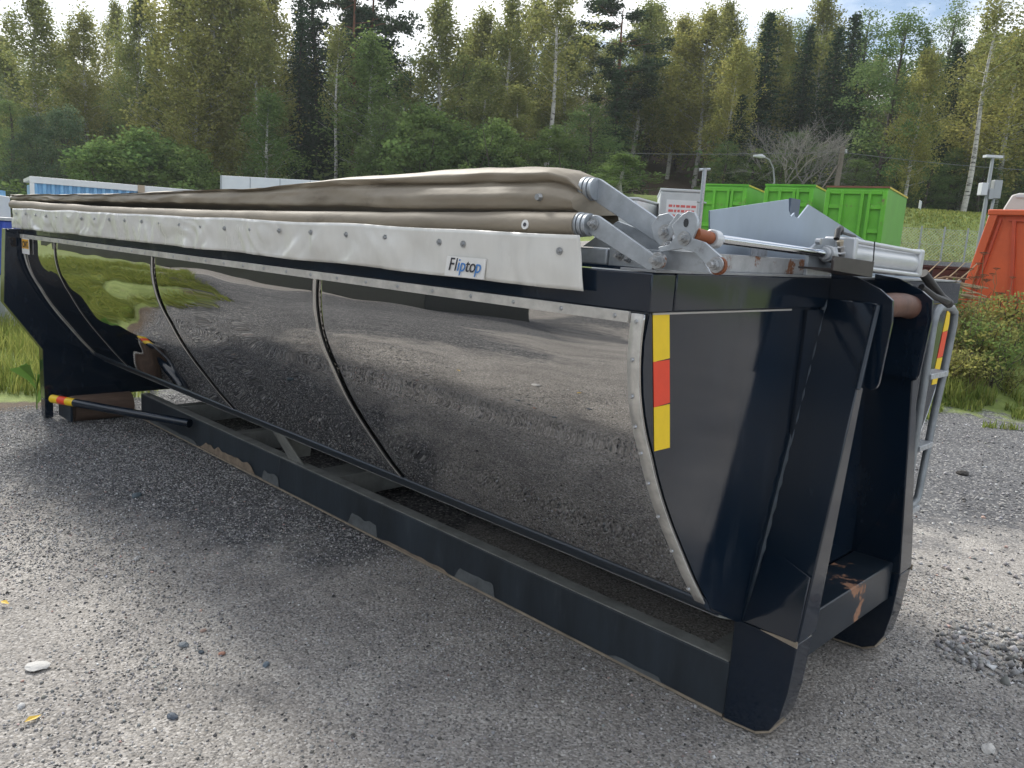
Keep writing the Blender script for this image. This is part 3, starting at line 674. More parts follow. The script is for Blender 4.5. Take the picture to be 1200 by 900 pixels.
q = MB().tube([(-1.08, 2.53, 1.718), (-1.07, 2.50, 1.730), (-1.06, 2.46, 1.72), (-1.055, 2.445, 1.695)], .009, 10).tube([(-1.08, 2.53, 1.718), (-1.09, 2.62, 1.715), (-1.10, 2.69, 1.712)], .005, 8); P(q, 'hose', RUBBER)
for k in range(3):
    q = MB().tube([(-1.05, 2.462+.012*k, 1.690-.018*k), (-1.05, 2.468+.012*k, 1.676-.018*k)], [.012, .009], 6); P(q, 'hose_fitting', mat('brass_fitting', (.5, .45, .36), rough=.35, metal=.7) if k == 0 else BOLT)
q = MB().tube([(-1.038, 2.70, 1.70), (-1.035, 2.703, 1.64), (-1.036, 2.69, 1.60)], .0022, 6); P(q, 'cable_tie', RUBBER)
q = MB().tube([(-1.06, 3.27, 1.605), (-1.045, 3.33, 1.565), (-1.03, 3.42, 1.515), (-1.02, 3.50, 1.49)], .018, 12).tube([(-1.03, 3.18, 1.555), (-1.01, 3.28, 1.52), (-1.0, 3.36, 1.508), (-1.01, 3.44, 1.50)], .012, 10); P(q, 'hose', RUBBER)
# gable sheet across the front, peaked, with a notch
gx = -1.25; k_ = 1.25/1.20
gp = [(1.948, 1.742), (2.395, 1.809), (2.405, 1.775), (2.425, 1.758), (2.445, 1.771), (2.450, 1.760), (2.470, 1.756), (2.478, 1.758), (2.538, 1.803), (2.916, 1.733), (3.60, 1.602), (3.75, 1.578), (1.98, 1.578)]
q = MB().prism([(gx, y*k_, 1.62+(z-1.62)*k_ if z > 1.579 else 1.579) for y, z in gp], (-.005, 0, 0)); P(q, 'gable_sheet', SHEET)
q = MB().box(-1.52, -1.51, 3.035, 3.115, 1.60, 1.864); P(q, 'gable_stay', mat('dark_blue_grey', (.09, .12, .17), rough=.4, var=.2))
q = MB().box(-1.215, -1.205, 2.02, 2.72, 1.5775, 1.628); P(q, 'gable_foot', GALV_RUST, bevel=.001)
q = MB().box(-1.204, -1.201, 2.20, 2.30, 1.6285, 1.672); P(q, 'rating_plate', mat('faded_plate', (.22, .24, .27), rough=.5, metal=.4, var=.5, vscale=50))
# ------------------------------------------------------------------ trees
def leaf_material(name, col, col2, trans=.5):
    m = bpy.data.materials.new(name); m.use_nodes = True; t = m.node_tree; t.nodes.clear()
    n = lambda ty: t.nodes.new(ty); L = t.links.new
    o = n('ShaderNodeOutputMaterial'); d = n('ShaderNodeBsdfDiffuse'); tr = n('ShaderNodeBsdfTranslucent'); mx = n('ShaderNodeMixShader'); mx.inputs[0].default_value = trans
    a = n('ShaderNodeAttribute'); a.attribute_name = 'tint'; s = n('ShaderNodeSeparateColor'); L(a.outputs['Color'], s.inputs[0])
    oi = n('ShaderNodeObjectInfo')
    c = n('ShaderNodeMixRGB'); c.inputs[1].default_value = (*col, 1); c.inputs[2].default_value = (*col2, 1)
    ad = n('ShaderNodeMath'); ad.operation = 'MULTIPLY_ADD'; L(oi.outputs['Random'], ad.inputs[0]); ad.inputs[1].default_value = .5; L(s.outputs[0], ad.inputs[2])
    sb = n('ShaderNodeMath'); sb.operation = 'SUBTRACT'; L(ad.outputs[0], sb.inputs[0]); sb.inputs[1].default_value = .25; sb.use_clamp = True
    L(sb.outputs[0], c.inputs[0])
    mu = n('ShaderNodeMixRGB'); mu.blend_type = 'MULTIPLY'; mu.inputs[0].default_value = 1; L(c.outputs[0], mu.inputs[1])
    v = n('ShaderNodeMath'); v.operation = 'MULTIPLY_ADD'; L(s.outputs[1], v.inputs[0]); v.inputs[1].default_value = .55; v.inputs[2].default_value = .78; L(v.outputs[0], mu.inputs[2])
    L(mu.outputs[0], d.inputs[0]); L(mu.outputs[0], tr.inputs[0]); L(d.outputs[0], mx.inputs[1]); L(tr.outputs[0], mx.inputs[2]); L(mx.outputs[0], o.inputs[0])
    return m
LF = {
    'birch': leaf_material('birch_leaves', (.18, .22, .075), (.33, .32, .11)),
    'goldbirch': leaf_material('yellowing_birch_leaves', (.24, .27, .085), (.40, .37, .12)),
    'green': leaf_material('green_leaves', (.10, .17, .065), (.20, .26, .095)),
    'fresh': leaf_material('fresh_green_leaves', (.10, .17, .055), (.20, .27, .085)),
    'willow': leaf_material('willow_leaves', (.09, .15, .085), (.17, .22, .12)),
    'spruce': leaf_material('spruce_needles', (.032, .062, .034), (.06, .10, .05), .2),
    'pine': leaf_material('pine_needles', (.04, .07, .04), (.075, .105, .055), .2),
}
BARKW = mat('birch_bark', (.52, .50, .46), rough=.7, var=.3, vscale=3, stretch=(1, 1, 4), dirt=(.05, .045, .04), dcov=.55, dscale=2.2, dsharp=.05)
BARKD = mat('dark_bark', (.075, .06, .048), rough=.85, var=.4, vscale=5)
BARKP = mat('pine_bark', (.17, .075, .04), rough=.85, var=.4, vscale=5)
BARKG = mat('grey_bare_wood', (.24, .225, .21), rough=.8, var=.3, vscale=6)

def leaf_cloud(rng, cen, rad, n, size, stretch=(1, 1, 1), droop=0., hue=None, flat=.0):
    """many small leaf faces scattered round clump centres"""
    cen = np.asarray(cen, float); k = len(cen)
    w = np.asarray(rad, float)**1.6; idx = rng.choice(k, n, p=w/w.sum())
    off = rng.normal(0, .48, (n, 3))*np.asarray(rad)[idx][:, None]*np.array(stretch)
    p = cen[idx]+off; p[:, 2] -= droop*np.abs(rng.normal(0, 1, n))
    a = rng.normal(0, 1, (n, 3)); a[:, 2] *= (1-flat); a /= np.linalg.norm(a, axis=1)[:, None]
    b = np.cross(a, rng.normal(0, 1, (n, 3))); b /= np.linalg.norm(b, axis=1)[:, None]
    s = size*rng.uniform(.6, 1.35, n)[:, None]
    V = np.stack([p-a*s*.5, p+b*s*.33, p+a*s*.5, p-b*s*.33], 1).reshape(-1, 3)
    F = np.arange(4*n).reshape(n, 4)
    ch = rng.uniform(0, 1, k) if hue is None else hue; cb = rng.uniform(0, 1, k)
    h = np.clip(ch[idx]*.7+rng.uniform(0, .3, n), 0, 1); br = np.clip(cb[idx]*.55+rng.uniform(0, .45, n), 0, 1)
    C = np.stack([h, br, h], 1).repeat(4, 0)
    return V, F, C
def limb(mb, p, q, r0, r1, rng, n=5, sides=5, wob=.04):
    p = Vector(p); q = Vector(q); pts = []
    for i in range(n+1):
        t = i/n; v = p.lerp(q, t); d = (q-p).length*wob*math.sin(math.pi*t)
        pts.append(v+Vector((rng.normal(0, d), rng.normal(0, d), rng.normal(0, d))))
    mb.tube(pts, [r0+(r1-r0)*i/n for i in range(n+1)], sides, cap=False); return pts
def make_tree(kind, seed):
    """returns trunk mesh, crown mesh for a tree about 16 m tall"""
    rng = np.random.RandomState(seed); H = 16.; mb = MB(); C = []; R = []
    bend = rng.normal(0, .35, 2)
    def axis(t): return Vector((bend[0]*math.sin(t*2.2)+.1*math.sin(7*t+seed), bend[1]*math.sin(t*1.7)+.1*math.cos(6*t+seed), H*t))
    def trunk(r, tmax=.97, sides=8):
        ts = [i/14*tmax for i in range(15)]; mb.tube([axis(t)-(Vector((0, 0, .4)) if t == 0 else Vector()) for t in ts], [r*(1-t)**.8+.015 for t in ts], sides, cap=False)
    if kind in ('birch', 'goldbirch', 'sparsebirch', 'youngbirch'):
        lo = {'birch': .22, 'goldbirch': .18, 'sparsebirch': .5, 'youngbirch': .06}[kind]; wide = {'birch': 2.6, 'goldbirch': 3.0, 'sparsebirch': 2.2, 'youngbirch': 3.6}[kind]
        trunk(.17 if kind != 'sparsebirch' else .15)
        nb = {'birch': 90, 'goldbirch': 110, 'sparsebirch': 34, 'youngbirch': 80}[kind]
        for i in range(nb):
            t = lo+(1.0-lo)*rng.beta(1.15, 1.0); a = rng.uniform(0, 6.283)
            env = wide*math.sin(math.pi*min(1, ((t-lo)/(1-lo))*.82+.20))**.8 if kind != 'youngbirch' else wide*(1-t)**.8+.3
            Lb = env*rng.uniform(.45, 1.1); p = axis(t); q = p+Vector((math.cos(a)*Lb, math.sin(a)*Lb, Lb*rng.uniform(.35, .9)))
            pts = limb(mb, p, q, .030*(1-t)+.008, .005, rng, 4, 4)
            for k in range(3):
                s = rng.uniform(.35, 1.05); c = Vector(p).lerp(Vector(q), s); c.z -= rng.uniform(0, .5)
                C.append(c); R.append(rng.uniform(.35, .75))
                if rng.rand() < .5: C.append(c-Vector((0, 0, rng.uniform(.5, 1.3)))); R.append(rng.uniform(.25, .45))
        n = {'birch': 13000, 'goldbirch': 16000, 'sparsebirch': 3400, 'youngbirch': 12000}[kind]
        V, F, K = leaf_cloud(rng, C, R, n, .185, (1, 1, 1.35), .18)
        lm = LF['goldbirch'] if kind == 'goldbirch' else (LF['fresh'] if kind == 'youngbirch' else LF['birch']); bark = BARKW
    elif kind == 'spruce':
        trunk(.2, .99); V_, F_, K_ = [], [], []
        for i in range(190):
            t = .05+.94*(i/190)**.92; a = i*2.399+rng.normal(0, .2); Lb = (2.9*(1-t)**.85+.12)*rng.uniform(.75, 1.15)
            p = axis(t); q = p+Vector((math.cos(a)*Lb, math.sin(a)*Lb, -Lb*.28+ .25*(t > .8)))
            limb(mb, p, q, .03*(1-t)+.01, .006, rng, 2, 3)
            m_ = max(2, int(Lb*2.4))
            for k in range(m_):
                s = (k+.6)/m_; c = p.lerp(q, s); c.z += .18*Lb*math.sin(s*math.pi)*.5; C.append(c); R.append(.16+.30*(1-s)*min(1, Lb/2)+.08)
        V, F, K = leaf_cloud(rng, C, R, 12500, .19, (1, 1, .38), .10, flat=.5); lm = LF['spruce']; bark = BARKD
    elif kind == 'pine':
        trunk(.2, .95)
        for i in range(26):
            t = .42+.55*rng.rand(); a = rng.uniform(0, 6.283); Lb = 2.9*(1-abs(t-.72)*1.5)*rng.uniform(.5, 1.1)
            p = axis(t); q = p+Vector((math.cos(a)*Lb, math.sin(a)*Lb, Lb*rng.uniform(-.05, .4))); limb(mb, p, q, .06*(1-t)+.02, .012, rng, 4, 4, .08)
            for k in range(5): s = rng.uniform(.45, 1.08); C.append(p.lerp(q, s)+Vector(rng.normal(0, .25, 3))); R.append(rng.uniform(.35, .65))
        V, F, K = leaf_cloud(rng, C, R, 11000, .19, (1, 1, .55), 0); lm = LF['pine']; bark = BARKP
    elif kind == 'bare':
        H = 16.
        def br(p, d, L_, r, dep):
            q = p+d*L_; limb(mb, p, q, r, r*.6, rng, 3, 4, .07)
            if dep == 0: return
            for k in range(4 if dep > 1 else 5):
                nd = (d+Vector(rng.normal(0, .55, 3))+Vector((0, 0, .10))).normalized(); br(p.lerp(q, rng.uniform(.45, 1)), nd, L_*rng.uniform(.55, .8), r*.55, dep-1)
        for k in range(5): br(Vector((rng.normal(0, .25), rng.normal(0, .25), -.2)), Vector((rng.normal(0, .42), rng.normal(0, .42), 1)).normalized(), rng.uniform(4.5, 6.5), .12, 4)
        C = [Vector((rng.normal(0, 2.5), rng.normal(0, 2.5), rng.uniform(2, 7))) for _ in range(30)]; R = [.6]*30
        V, F, K = leaf_cloud(rng, C, R, 500, .16); lm = LF['birch']; bark = BARKG
    else:       # rounded broadleaf kinds
        p_ = {'alder': (.08, 3.0, .62, 10500, 'green', .16), 'greentree': (.12, 2.8, .6, 10500, 'fresh', .16), 'bigtree': (.04, 3.9, .60, 16000, 'green', .17), 'bush': (-.02, 7.6, .45, 14000, 'fresh', .40), 'willow': (.0, 4.6, .5, 13000, 'willow', .24)}[kind]
        lo, wide, peak, n, lk, ls = p_
        if kind in ('bush', 'willow'):
            for k in range(6): limb(mb, (rng.normal(0, .4), rng.normal(0, .4), -.3), (rng.normal(0, wide*.4), rng.normal(0, wide*.4), H*rng.uniform(.6, .9)), .16, .03, rng, 6, 5)
        else: trunk(.2, .93)
        for i in range(150):
            t = lo+(1-lo)*rng.beta(1.3, 1.35); a = rng.uniform(0, 6.283); tt = (t-lo)/(1-lo)
            env = wide*(math.sin(math.pi*min(1, tt**.75*.96+.03))**.62)*(1-.35*tt)
            rr = env*math.sqrt(rng.uniform(.12, 1))*(1+.18*math.sin(3*a+seed)+.12*math.sin(5*t*6))
            c = axis(t)+Vector((math.cos(a)*rr, math.sin(a)*rr, 0)); C.append(c); R.append(rng.uniform(.45, .95)*(1.6 if kind == 'bush' else 1.15 if kind == 'willow' else 1))
            if i % 3 == 0: limb(mb, axis(max(.02, t-.12)), c, .05*(1-t)+.02, .01, rng, 3, 4)
        V, F, K = leaf_cloud(rng, C, R, n, ls, (1, 1, .8)); lm = LF[lk]; bark = BARKD
    return mb.mesh('trunk', bark, 60), soup('crown', V, F, lm, K)
DESC = {'birch': ('birch', 'tall slender birch'), 'goldbirch': ('birch', 'tall yellowing birch'), 'sparsebirch': ('birch', 'thin-leaved birch with bare white trunk'),
        'youngbirch': ('birch', 'young bright green birch'), 'spruce': ('spruce', 'dark pointed spruce'), 'pine': ('pine', 'tall pine with reddish bare trunk'),
        'alder': ('tree', 'leafy mid green tree'), 'greentree': ('tree', 'narrow bright green tree'), 'bigtree': ('tree', 'broad tall green leafy tree'),
        'bush': ('bush', 'rounded green bush'), 'willow': ('bush', 'grey-green willow bush'), 'bare': ('tree', 'grey bare-branched dead tree')}
NAME = {'birch': 'birch_tree', 'goldbirch': 'birch_tree', 'sparsebirch': 'birch_tree', 'youngbirch': 'young_birch', 'spruce': 'spruce_tree', 'pine': 'pine_tree', 'alder': 'leafy_tree', 'greentree': 'leafy_tree', 'bigtree': 'leafy_tree', 'bush': 'bush', 'willow': 'willow_bush', 'bare': 'dead_tree'}
GROUP = {'birch': 'slender birches in the wood', 'goldbirch': 'yellowing birches in the wood', 'sparsebirch': 'thin-leaved birches with bare trunks', 'youngbirch': 'young birches at the wood edge', 'spruce': 'dark spruces in the wood', 'pine': 'pines in the wood', 'alder': 'leafy trees along the wood edge', 'bush': 'bushes below the wood', 'willow': 'willow bushes below the wood'}
ORD = 'first second third fourth fifth sixth seventh eighth ninth tenth eleventh twelfth thirteenth fourteenth fifteenth sixteenth seventeenth eighteenth nineteenth twentieth'.split()
def above(b):
    for lim, s in ((-29, 'the left end of the cover'), (-22, 'the blue shipping container'), (-14, 'the white trailer'), (-2, 'the raised middle of the canvas'), (5, 'the right end of the canvas'), (11.5, 'the galvanised arms'), (21, 'the two left green containers'), (26, 'the rightmost green container'), (90, 'the grass bank and orange container')):
        if b < lim: return s
TREES=[('birch',-31.97,58,12.6,1),('birch',-30.56,50,14.3,1.1),('birch',-28.44,52,14.2,1.05),('alder',-28.91,56,13.6,0.9),('alder',-32.19,46,8.0,1.0),('willow',-30.65,44,6.9,1.1),('willow',-29.05,43,7.3,1.0),('bush',-25.95,40,6.0,1.5),('bush',-27.5,41,5.3,1.0),('bush',-22.32,40,5.2,1.0),('bush',-23.7,43,5.8,1.0),('birch',-26.44,60,16.4,0.8),('alder',-24.86,53,11.7,1.1),('birch',-25.56,50,14.9,0.8),('spruce',-24.31,52,12.9,0.8),('goldbirch',-23.19,48,14.8,1.2),('goldbirch',-21.12,47,15.3,1.2),('goldbirch',-19.08,48,15.4,1.2),('birch',-17.17,50,15.9,1.0),('goldbirch',-22.01,46,11.9,1.0),('birch',-18.16,46,12.5,1),('youngbirch',-17.5,41,7.9,1.2),('spruce',-15.94,56,18.2,1.1),('spruce',-14.25,53,18.1,1.2),('spruce',-15.27,50,14.1,1),('spruce',-12.82,55,17.3,1.1),('spruce',-11.83,52,15.3,1),('sparsebirch',-13.16,46,12.8,0.9),('pine',-12.06,51,16.9,1),('pine',-10.67,53,18.1,1.1),('youngbirch',-10.02,45,11.7,1.3),('alder',-9.9,42,8.3,0.9),('bush',-7.12,42,8.0,1.1),('alder',-8.13,52,12.5,1.0),('birch',-6.16,49,15.0,1.1),('birch',-3.93,52,15.4,1.1),('alder',-4.84,50,12.7,1),('birch',-2.12,50,16.1,0.9),('alder',-2.3,54,15.5,1),('birch',-0.42,53,16.6,1),('birch',-3.33,45,10.8,1.1),('birch',-0.61,44,9.6,1.0),('bush',-5.44,42,7.6,1),('bush',-3.03,42,7.3,1.0),('bush',-1.52,41,7.6,1),('sparsebirch',1.33,46,15.4,1.2),('birch',2.54,52,15.3,1.1),('alder',4.11,42,8.7,1.25),('bush',1.82,42,7.5,1.2),('pine',5.8,52,16.4,1.2),('birch',7.12,54,17.3,1.1),('spruce',6.4,47,11.7,1.15),('spruce',7.71,60,16.2,1.1),('youngbirch',6.76,36,5.7,1.2),('goldbirch',9.73,56,17.0,1),('birch',8.43,60,18.6,1.1),('greentree',10.31,58,14.1,0.8),('goldbirch',11.66,54,16.8,1.1),('birch',12.87,56,17.7,1),('goldbirch',13.56,47,13.1,0.8),('spruce',14.93,50,15.8,1.15),('spruce',14.25,46,10.5,1),('birch',16.5,55,17.0,1),('alder',17.33,56,17.1,1),('birch',15.49,60,18.4,1),('bare',17.94,42,10.8,0.75),('alder',18.43,44,8.6,0.9),('spruce',18.27,52,15.9,1),('birch',18.98,55,18.5,1),('spruce',19.89,50,15.4,1.1),('spruce',21.12,54,17.6,1.2),('alder',21.64,57,18.8,1.2),('bigtree',22.94,43,14.3,1.0),('goldbirch',24.86,41,12.0,0.7),('spruce',26.2,48,14.5,1.2),('spruce',27.16,47,13.6,1),('alder',25.85,58,19.9,1),('sparsebirch',28.16,41,14.8,1.1),('birch',27.88,46,14.3,1),('spruce',29.51,51,16.2,1.1),('goldbirch',29.74,43,13.5,1.15),('goldbirch',31.31,44,14.3,1.1),('spruce',32.19,48,15.1,1.2),('birch',30.87,56,19.6,1),('alder',13.56,44,7.7,0.7),('alder',15.27,44,7.5,0.8),('alder',17.33,43,7.3,0.8),('alder',19.78,44,7.8,0.9),('alder',21.64,42,7.0,0.8),('alder',24.21,42,6.9,0.8),('alder',25.95,43,7.3,0.9),('alder',27.4,44,8.0,0.9),('alder',29.05,43,7.7,0.9),('alder',30.65,43,7.6,0.9),('alder',32.41,43,7.9,0.9)]
BACK=[('spruce',-35.5,63.7,14.6,1.25),('alder',-34.66,67.6,15.7,1.25),('alder',-33.25,61.3,14.1,1.25),('birch',-32.68,69.3,16.0,1.25),('alder',-31.78,67.6,14.4,1.25),('alder',-30.64,59.0,13.6,1.25),('birch',-29.3,60.1,13.2,1.25),('spruce',-28.32,69.3,13.2,1.25),('alder',-26.97,58.1,11.4,1.25),('alder',-26.26,68.2,13.2,1.25),('alder',-24.96,63.2,14.7,1.25),('spruce',-24.08,59.0,14.1,1.25),('spruce',-22.66,66.4,14.1,1.25),('spruce',-21.73,63.0,14.3,1.25),('alder',-20.47,60.2,13.9,1.25),('birch',-19.03,68.9,15.9,1.25),('birch',-18.07,61.3,15.5,1.25),('spruce',-16.37,62.0,14.0,1.25),('spruce',-15.45,62.3,15.1,1.25),('alder',-14.23,66.8,14.9,1.25),('alder',-12.1,61.9,16.2,1.25),('spruce',-11.51,61.5,14.7,1.25),('birch',-10.13,61.0,15.1,1.25),('birch',-8.39,62.0,13.3,1.25),('spruce',-7.58,63.5,13.7,1.25),('alder',-5.87,64.9,15.4,1.25),('birch',-4.41,59.4,15.6,1.25),('birch',-3.39,65.3,15.9,1.25),('alder',-1.53,70.0,17.4,1.25),('spruce',-0.55,65.8,16.6,1.25),('spruce',0.92,62.9,16.8,1.25),('birch',2.16,65.8,17.1,1.25),('birch',3.92,58.4,15.9,1.25),('birch',5.14,67.3,18.0,1.25),('alder',6.68,58.6,16.0,1.25),('spruce',8.54,69.6,18.0,1.25),('spruce',9.63,63.9,16.1,1.25),('birch',10.46,62.0,17.2,1.25),('alder',12.32,67.8,17.3,1.25),('alder',13.53,62.1,16.4,1.25),('alder',14.72,69.5,18.6,1.25),('birch',16.26,67.2,19.2,1.25),('birch',17.19,66.3,17.2,1.25),('spruce',18.62,69.1,18.9,1.25),('birch',19.65,58.2,17.2,1.25),('spruce',21.43,68.5,19.8,1.25),('birch',22.36,59.9,16.0,1.25),('spruce',23.59,69.0,18.4,1.25),('spruce',24.61,63.9,18.9,1.25),('birch',26.09,58.5,16.4,1.25),('spruce',26.6,61.6,16.7,1.25),('spruce',27.9,62.6,18.8,1.25),('birch',29.31,67.1,19.6,1.25),('spruce',30.41,59.4,17.4,1.25),('spruce',31.27,63.0,17.4,1.25),('birch',32.34,65.6,19.2,1.25),('spruce',33.47,67.6,19.7,1.25),('birch',33.92,66.5,18.5,1.25)]

NV = {'birch': 4, 'goldbirch': 3, 'spruce': 3, 'alder': 3, 'bush': 2, 'sparsebirch': 2, 'pine': 2, 'youngbirch': 2, 'willow': 1, 'bare': 1, 'bigtree': 1, 'greentree': 1}
VAR = {k: [make_tree(k, 11+7*i+len(k)) for i in range(n)] for k, n in NV.items()}
cnt = {}; rt = random.Random(8)
def plant(kind, b, d, ztop, w, label, group):
    p = survey(b, d); z = tz(p.x, p.y)-.1; h = max(1.5, (ztop-z)*(1.03 if 'birch' in kind or kind == 'pine' else 1.0)); k = cnt.get(kind, 0); cnt[kind] = k+1
    tr, cr_ = VAR[kind][k % len(VAR[kind])]; s = h/16.
    base = {'bush': 1.15, 'willow': 1.1}.get(kind, 1.0)
    wxy = s*w if kind in ('bush', 'willow') else (.55*s+.45)*w
    wxy *= base
    t = thing(NAME[kind], label, DESC[kind][0], (p.x, p.y, z), group, rt.uniform(0, 6.28)); t.scale = (wxy, wxy, s)
    a = link('trunk', tr, t); c = link('crown', cr_, t); c['label'] = None if False else ''
    del c['label']
    return t
used = {}
for kind, b, d, zt, w in sorted(TREES, key=lambda r: r[1]):
    key = (kind, above(b)); used[key] = used.get(key, 0)+1
tot = dict(used); used = {}
for kind, b, d, zt, w in sorted(TREES, key=lambda r: r[1]):
    key = (kind, above(b)); n = used.get(key, 0); used[key] = n+1
    if tot[key] == 1: lab = f'{DESC[kind][1]} above {above(b)}'
    else: lab = f'{DESC[kind][1]}, {ORD[n]} from left above {above(b)}'
    plant(kind, b, d, zt, w, lab, GROUP.get(kind))
for kind, b, d, zt, w in BACK:
    plant(kind, b, d, zt, w, f'{DESC[kind][1]} crown showing behind the front trees', 'trees deeper in the wood, '+DESC[kind][0])
# dark undergrowth between the trunks
rng = np.random.RandomState(5)
bb = rng.uniform(-38, 38, 520); dd = rng.uniform(44, 64, 520)
cen = []
for b_, d_ in zip(bb, dd):
    if 6.5 < b_ < 12.2: continue
    p = survey(b_, d_); cen.append((p.x, p.y, tz(p.x, p.y)+rng.uniform(.2, 2.6)))
V, F, K = leaf_cloud(rng, cen, np.full(len(cen), 1.5), 42000, .30, (1.2, 1.2, .8))
tag(link('undergrowth', soup('undergrowth', V, F, LF['green'], K)), 'dark leafy undergrowth on the slope between the tree trunks', 'undergrowth', kind='stuff')
# woods on the far side of the yard behind the photographer (seen only in the mirror steel)
cen = []
for i in range(420):
    x = rng.uniform(-48, 30); y = rng.uniform(-40, -30); cen.append((x, y, rng.uniform(0, 9)))
V, F, K = leaf_cloud(rng, cen, np.full(len(cen), 2.4), 45000, .6)
tag(link('thicket', soup('thicket', V, F, LF['spruce'], K)), 'dark thicket mirrored at the top edge of the steel side', 'thicket', kind='stuff')

# ------------------------------------------------------------------ grass and weeds
def blades(rng, pos, h, w, col_n=1):
    n = len(pos); a = rng.uniform(0, 6.283, n); lean = rng.normal(0, .28, (n, 2))*h[:, None]
    dx = np.stack([np.cos(a)*w, np.sin(a)*w, np.zeros(n)], 1)
    tip = pos+np.stack([lean[:, 0], lean[:, 1], h], 1); mid = pos+np.stack([lean[:, 0]*.35, lean[:, 1]*.35, h*.55], 1)
    V = np.stack([pos-dx, pos+dx, mid+dx*.7, mid-dx*.7, tip], 1).reshape(-1, 3)
    i0 = np.arange(n)*5
    T = np.concatenate([np.stack([i0, i0+1, i0+2], 1), np.stack([i0, i0+2, i0+3], 1), np.stack([i0+3, i0+2, i0+4], 1)])
    hh = rng.uniform(0, 1, n); b = rng.uniform(0, 1, n); C = np.stack([hh, b, hh], 1).repeat(5, 0)
    return V, T, C
GR = leaf_material('grass_blades', (.13, .19, .045), (.30, .31, .09), .5)
GRD = leaf_material('dry_grass_blades', (.20, .16, .06), (.34, .29, .14), .3)
def scatter(n, fx, fy, dens):
    x = rng.uniform(*fx, n*3); y = rng.uniform(*fy, n*3)
    nn = np.array([mnoise.noise(Vector((a*.9, b*.9, 0))) + .5*mnoise.noise(Vector((a*3, b*3, 4))) for a, b in zip(x, y)])
    keep = dens(x, y, nn); x, y, nn = x[keep][:n], y[keep][:n], nn[keep][:n]
    return np.stack([x, y, terrain(x, y)-.02], 1), nn
pos, nn = scatter(26000, (-15, -7.35), (-7, 4.2), lambda x, y, k: (-x+k*.9 > 7.75) & (k > -.35) & (rng.rand(len(x)) < np.clip((16+x)/7, .15, 1)) & (((x+8.8)**2+(y-.5)**2) > .5) & (y > 1.4+(x+4.3)*.40))
V, F, K = blades(rng, pos, rng.uniform(.10, .34, len(pos))*(1+.8*np.clip(nn, 0, 1)), np.full(len(pos), .006))
tag(link('tall_grass', soup('tall_grass', V, F, GR, K)), 'bright green grass beside the rear of the black container', 'grass', kind='stuff')
# bank grass
x0 = []
bb = rng.uniform(20, 34, 16000); dd = rng.uniform(30.5, 39, 16000)
pp = np.array([list(survey(b, d)) for b, d in zip(bb, dd)]); pp[:, 2] = terrain(pp[:, 0], pp[:, 1])-.03
V, F, K = blades(rng, pp, rng.uniform(.05, .14, len(pp)), np.full(len(pp), .03))
tag(link('bank_grass', soup('bank_grass', V, F, GR, K)), 'mown looking green grass covering the bank behind the mesh fence', 'grass', kind='stuff')
# weeds on the heap to the right
def weeds(name, n, b0, b1, d0, d1, h0, h1, m, w, label, keepk=-.1, seedk=0):
    bb = rng.uniform(b0, b1, n*2); dd = rng.uniform(d0, d1, n*2)
    pp = np.array([list(survey(b, d)) for b, d in zip(bb, dd)])
    k = np.array([mnoise.noise(Vector((p[0]*1.1, p[1]*1.1, seedk)))+.5*mnoise.noise(Vector((p[0]*3.5, p[1]*3.5, seedk))) for p in pp])
    pp = pp[k > keepk][:n]; k = k[k > keepk][:n]; pp[:, 2] = terrain(pp[:, 0], pp[:, 1])-.02
    V, F, K = blades(rng, pp, rng.uniform(h0, h1, len(pp))*(1+.7*np.clip(k, 0, 1)), np.full(len(pp), w))
    tag(link(name, soup(name, V, F, m, K)), label, 'weeds', kind='stuff')
weeds('weeds', 11000, 20, 36, 9.3, 12.6, .06, .26, GR, .007, 'green weeds growing over the soil heap on the right', -.05, 3)
weeds('dry_grass', 5000, 20, 36, 9.6, 12.8, .10, .45, GRD, .005, 'dry straw coloured grass on the soil heap', .0, 9)
weeds('low_grass', 3500, 20, 36, 8.3, 9.3, .03, .11, GR, .007, 'low grass tufts along the foot of the soil heap', .1, 6)
def herb_mesh(seed, lk='fresh', n=900, h=.55, w=.32, ls=.045):
    r_ = np.random.RandomState(seed); mb = MB(); C = []; R = []
    for k in range(9):
        q = Vector((r_.normal(0, w*.5), r_.normal(0, w*.5), h*r_.uniform(.6, 1.05))); limb(mb, (r_.normal(0, .03), r_.normal(0, .03), -.03), q, .006, .002, r_, 4, 4, .06)
        for j in range(6): C.append(Vector((0, 0, 0)).lerp(q, r_.uniform(.3, 1.0))+Vector(r_.normal(0, .04, 3))); R.append(r_.uniform(.05, .11))
    V, F, K = leaf_cloud(r_, C, R, n, ls); return mb.mesh('stems', BARKD, 60), soup('leaves', V, F, LF[lk], K)
HV = [herb_mesh(1, 'birch', 520, .6, .30, .038), herb_mesh(2, 'goldbirch', 420, .5), herb_mesh(3, 'birch', 450, .45, .36, .035), herb_mesh(4, 'fresh', 560, .7, .32, .038)]
heap_plants = [(28.9, 9.75, 0.855, 1), (30.0, 9.65, 0.95, 0), (31.1, 9.75, 0.95, 3), (32.2, 9.65, 0.95, 2), (27.6, 9.85, 0.76, 2), (29.5, 10.15, 0.9025, 3), (30.6, 10.15, 0.95, 1), (31.7, 10.15, 1.045, 0), (28.3, 10.25, 0.76, 0), (27.0, 10.25, 0.6649999999999999, 1), (32.8, 10.15, 0.95, 3), (26.2, 10.05, 0.6649999999999999, 2), (29.9, 10.65, 1.0924999999999998, 2), (31.0, 10.75, 1.14, 1), (28.8, 10.75, 0.95, 3), (32.0, 10.75, 1.14, 0), (27.9, 10.75, 0.855, 1), (27.1, 10.95, 0.76, 3)]
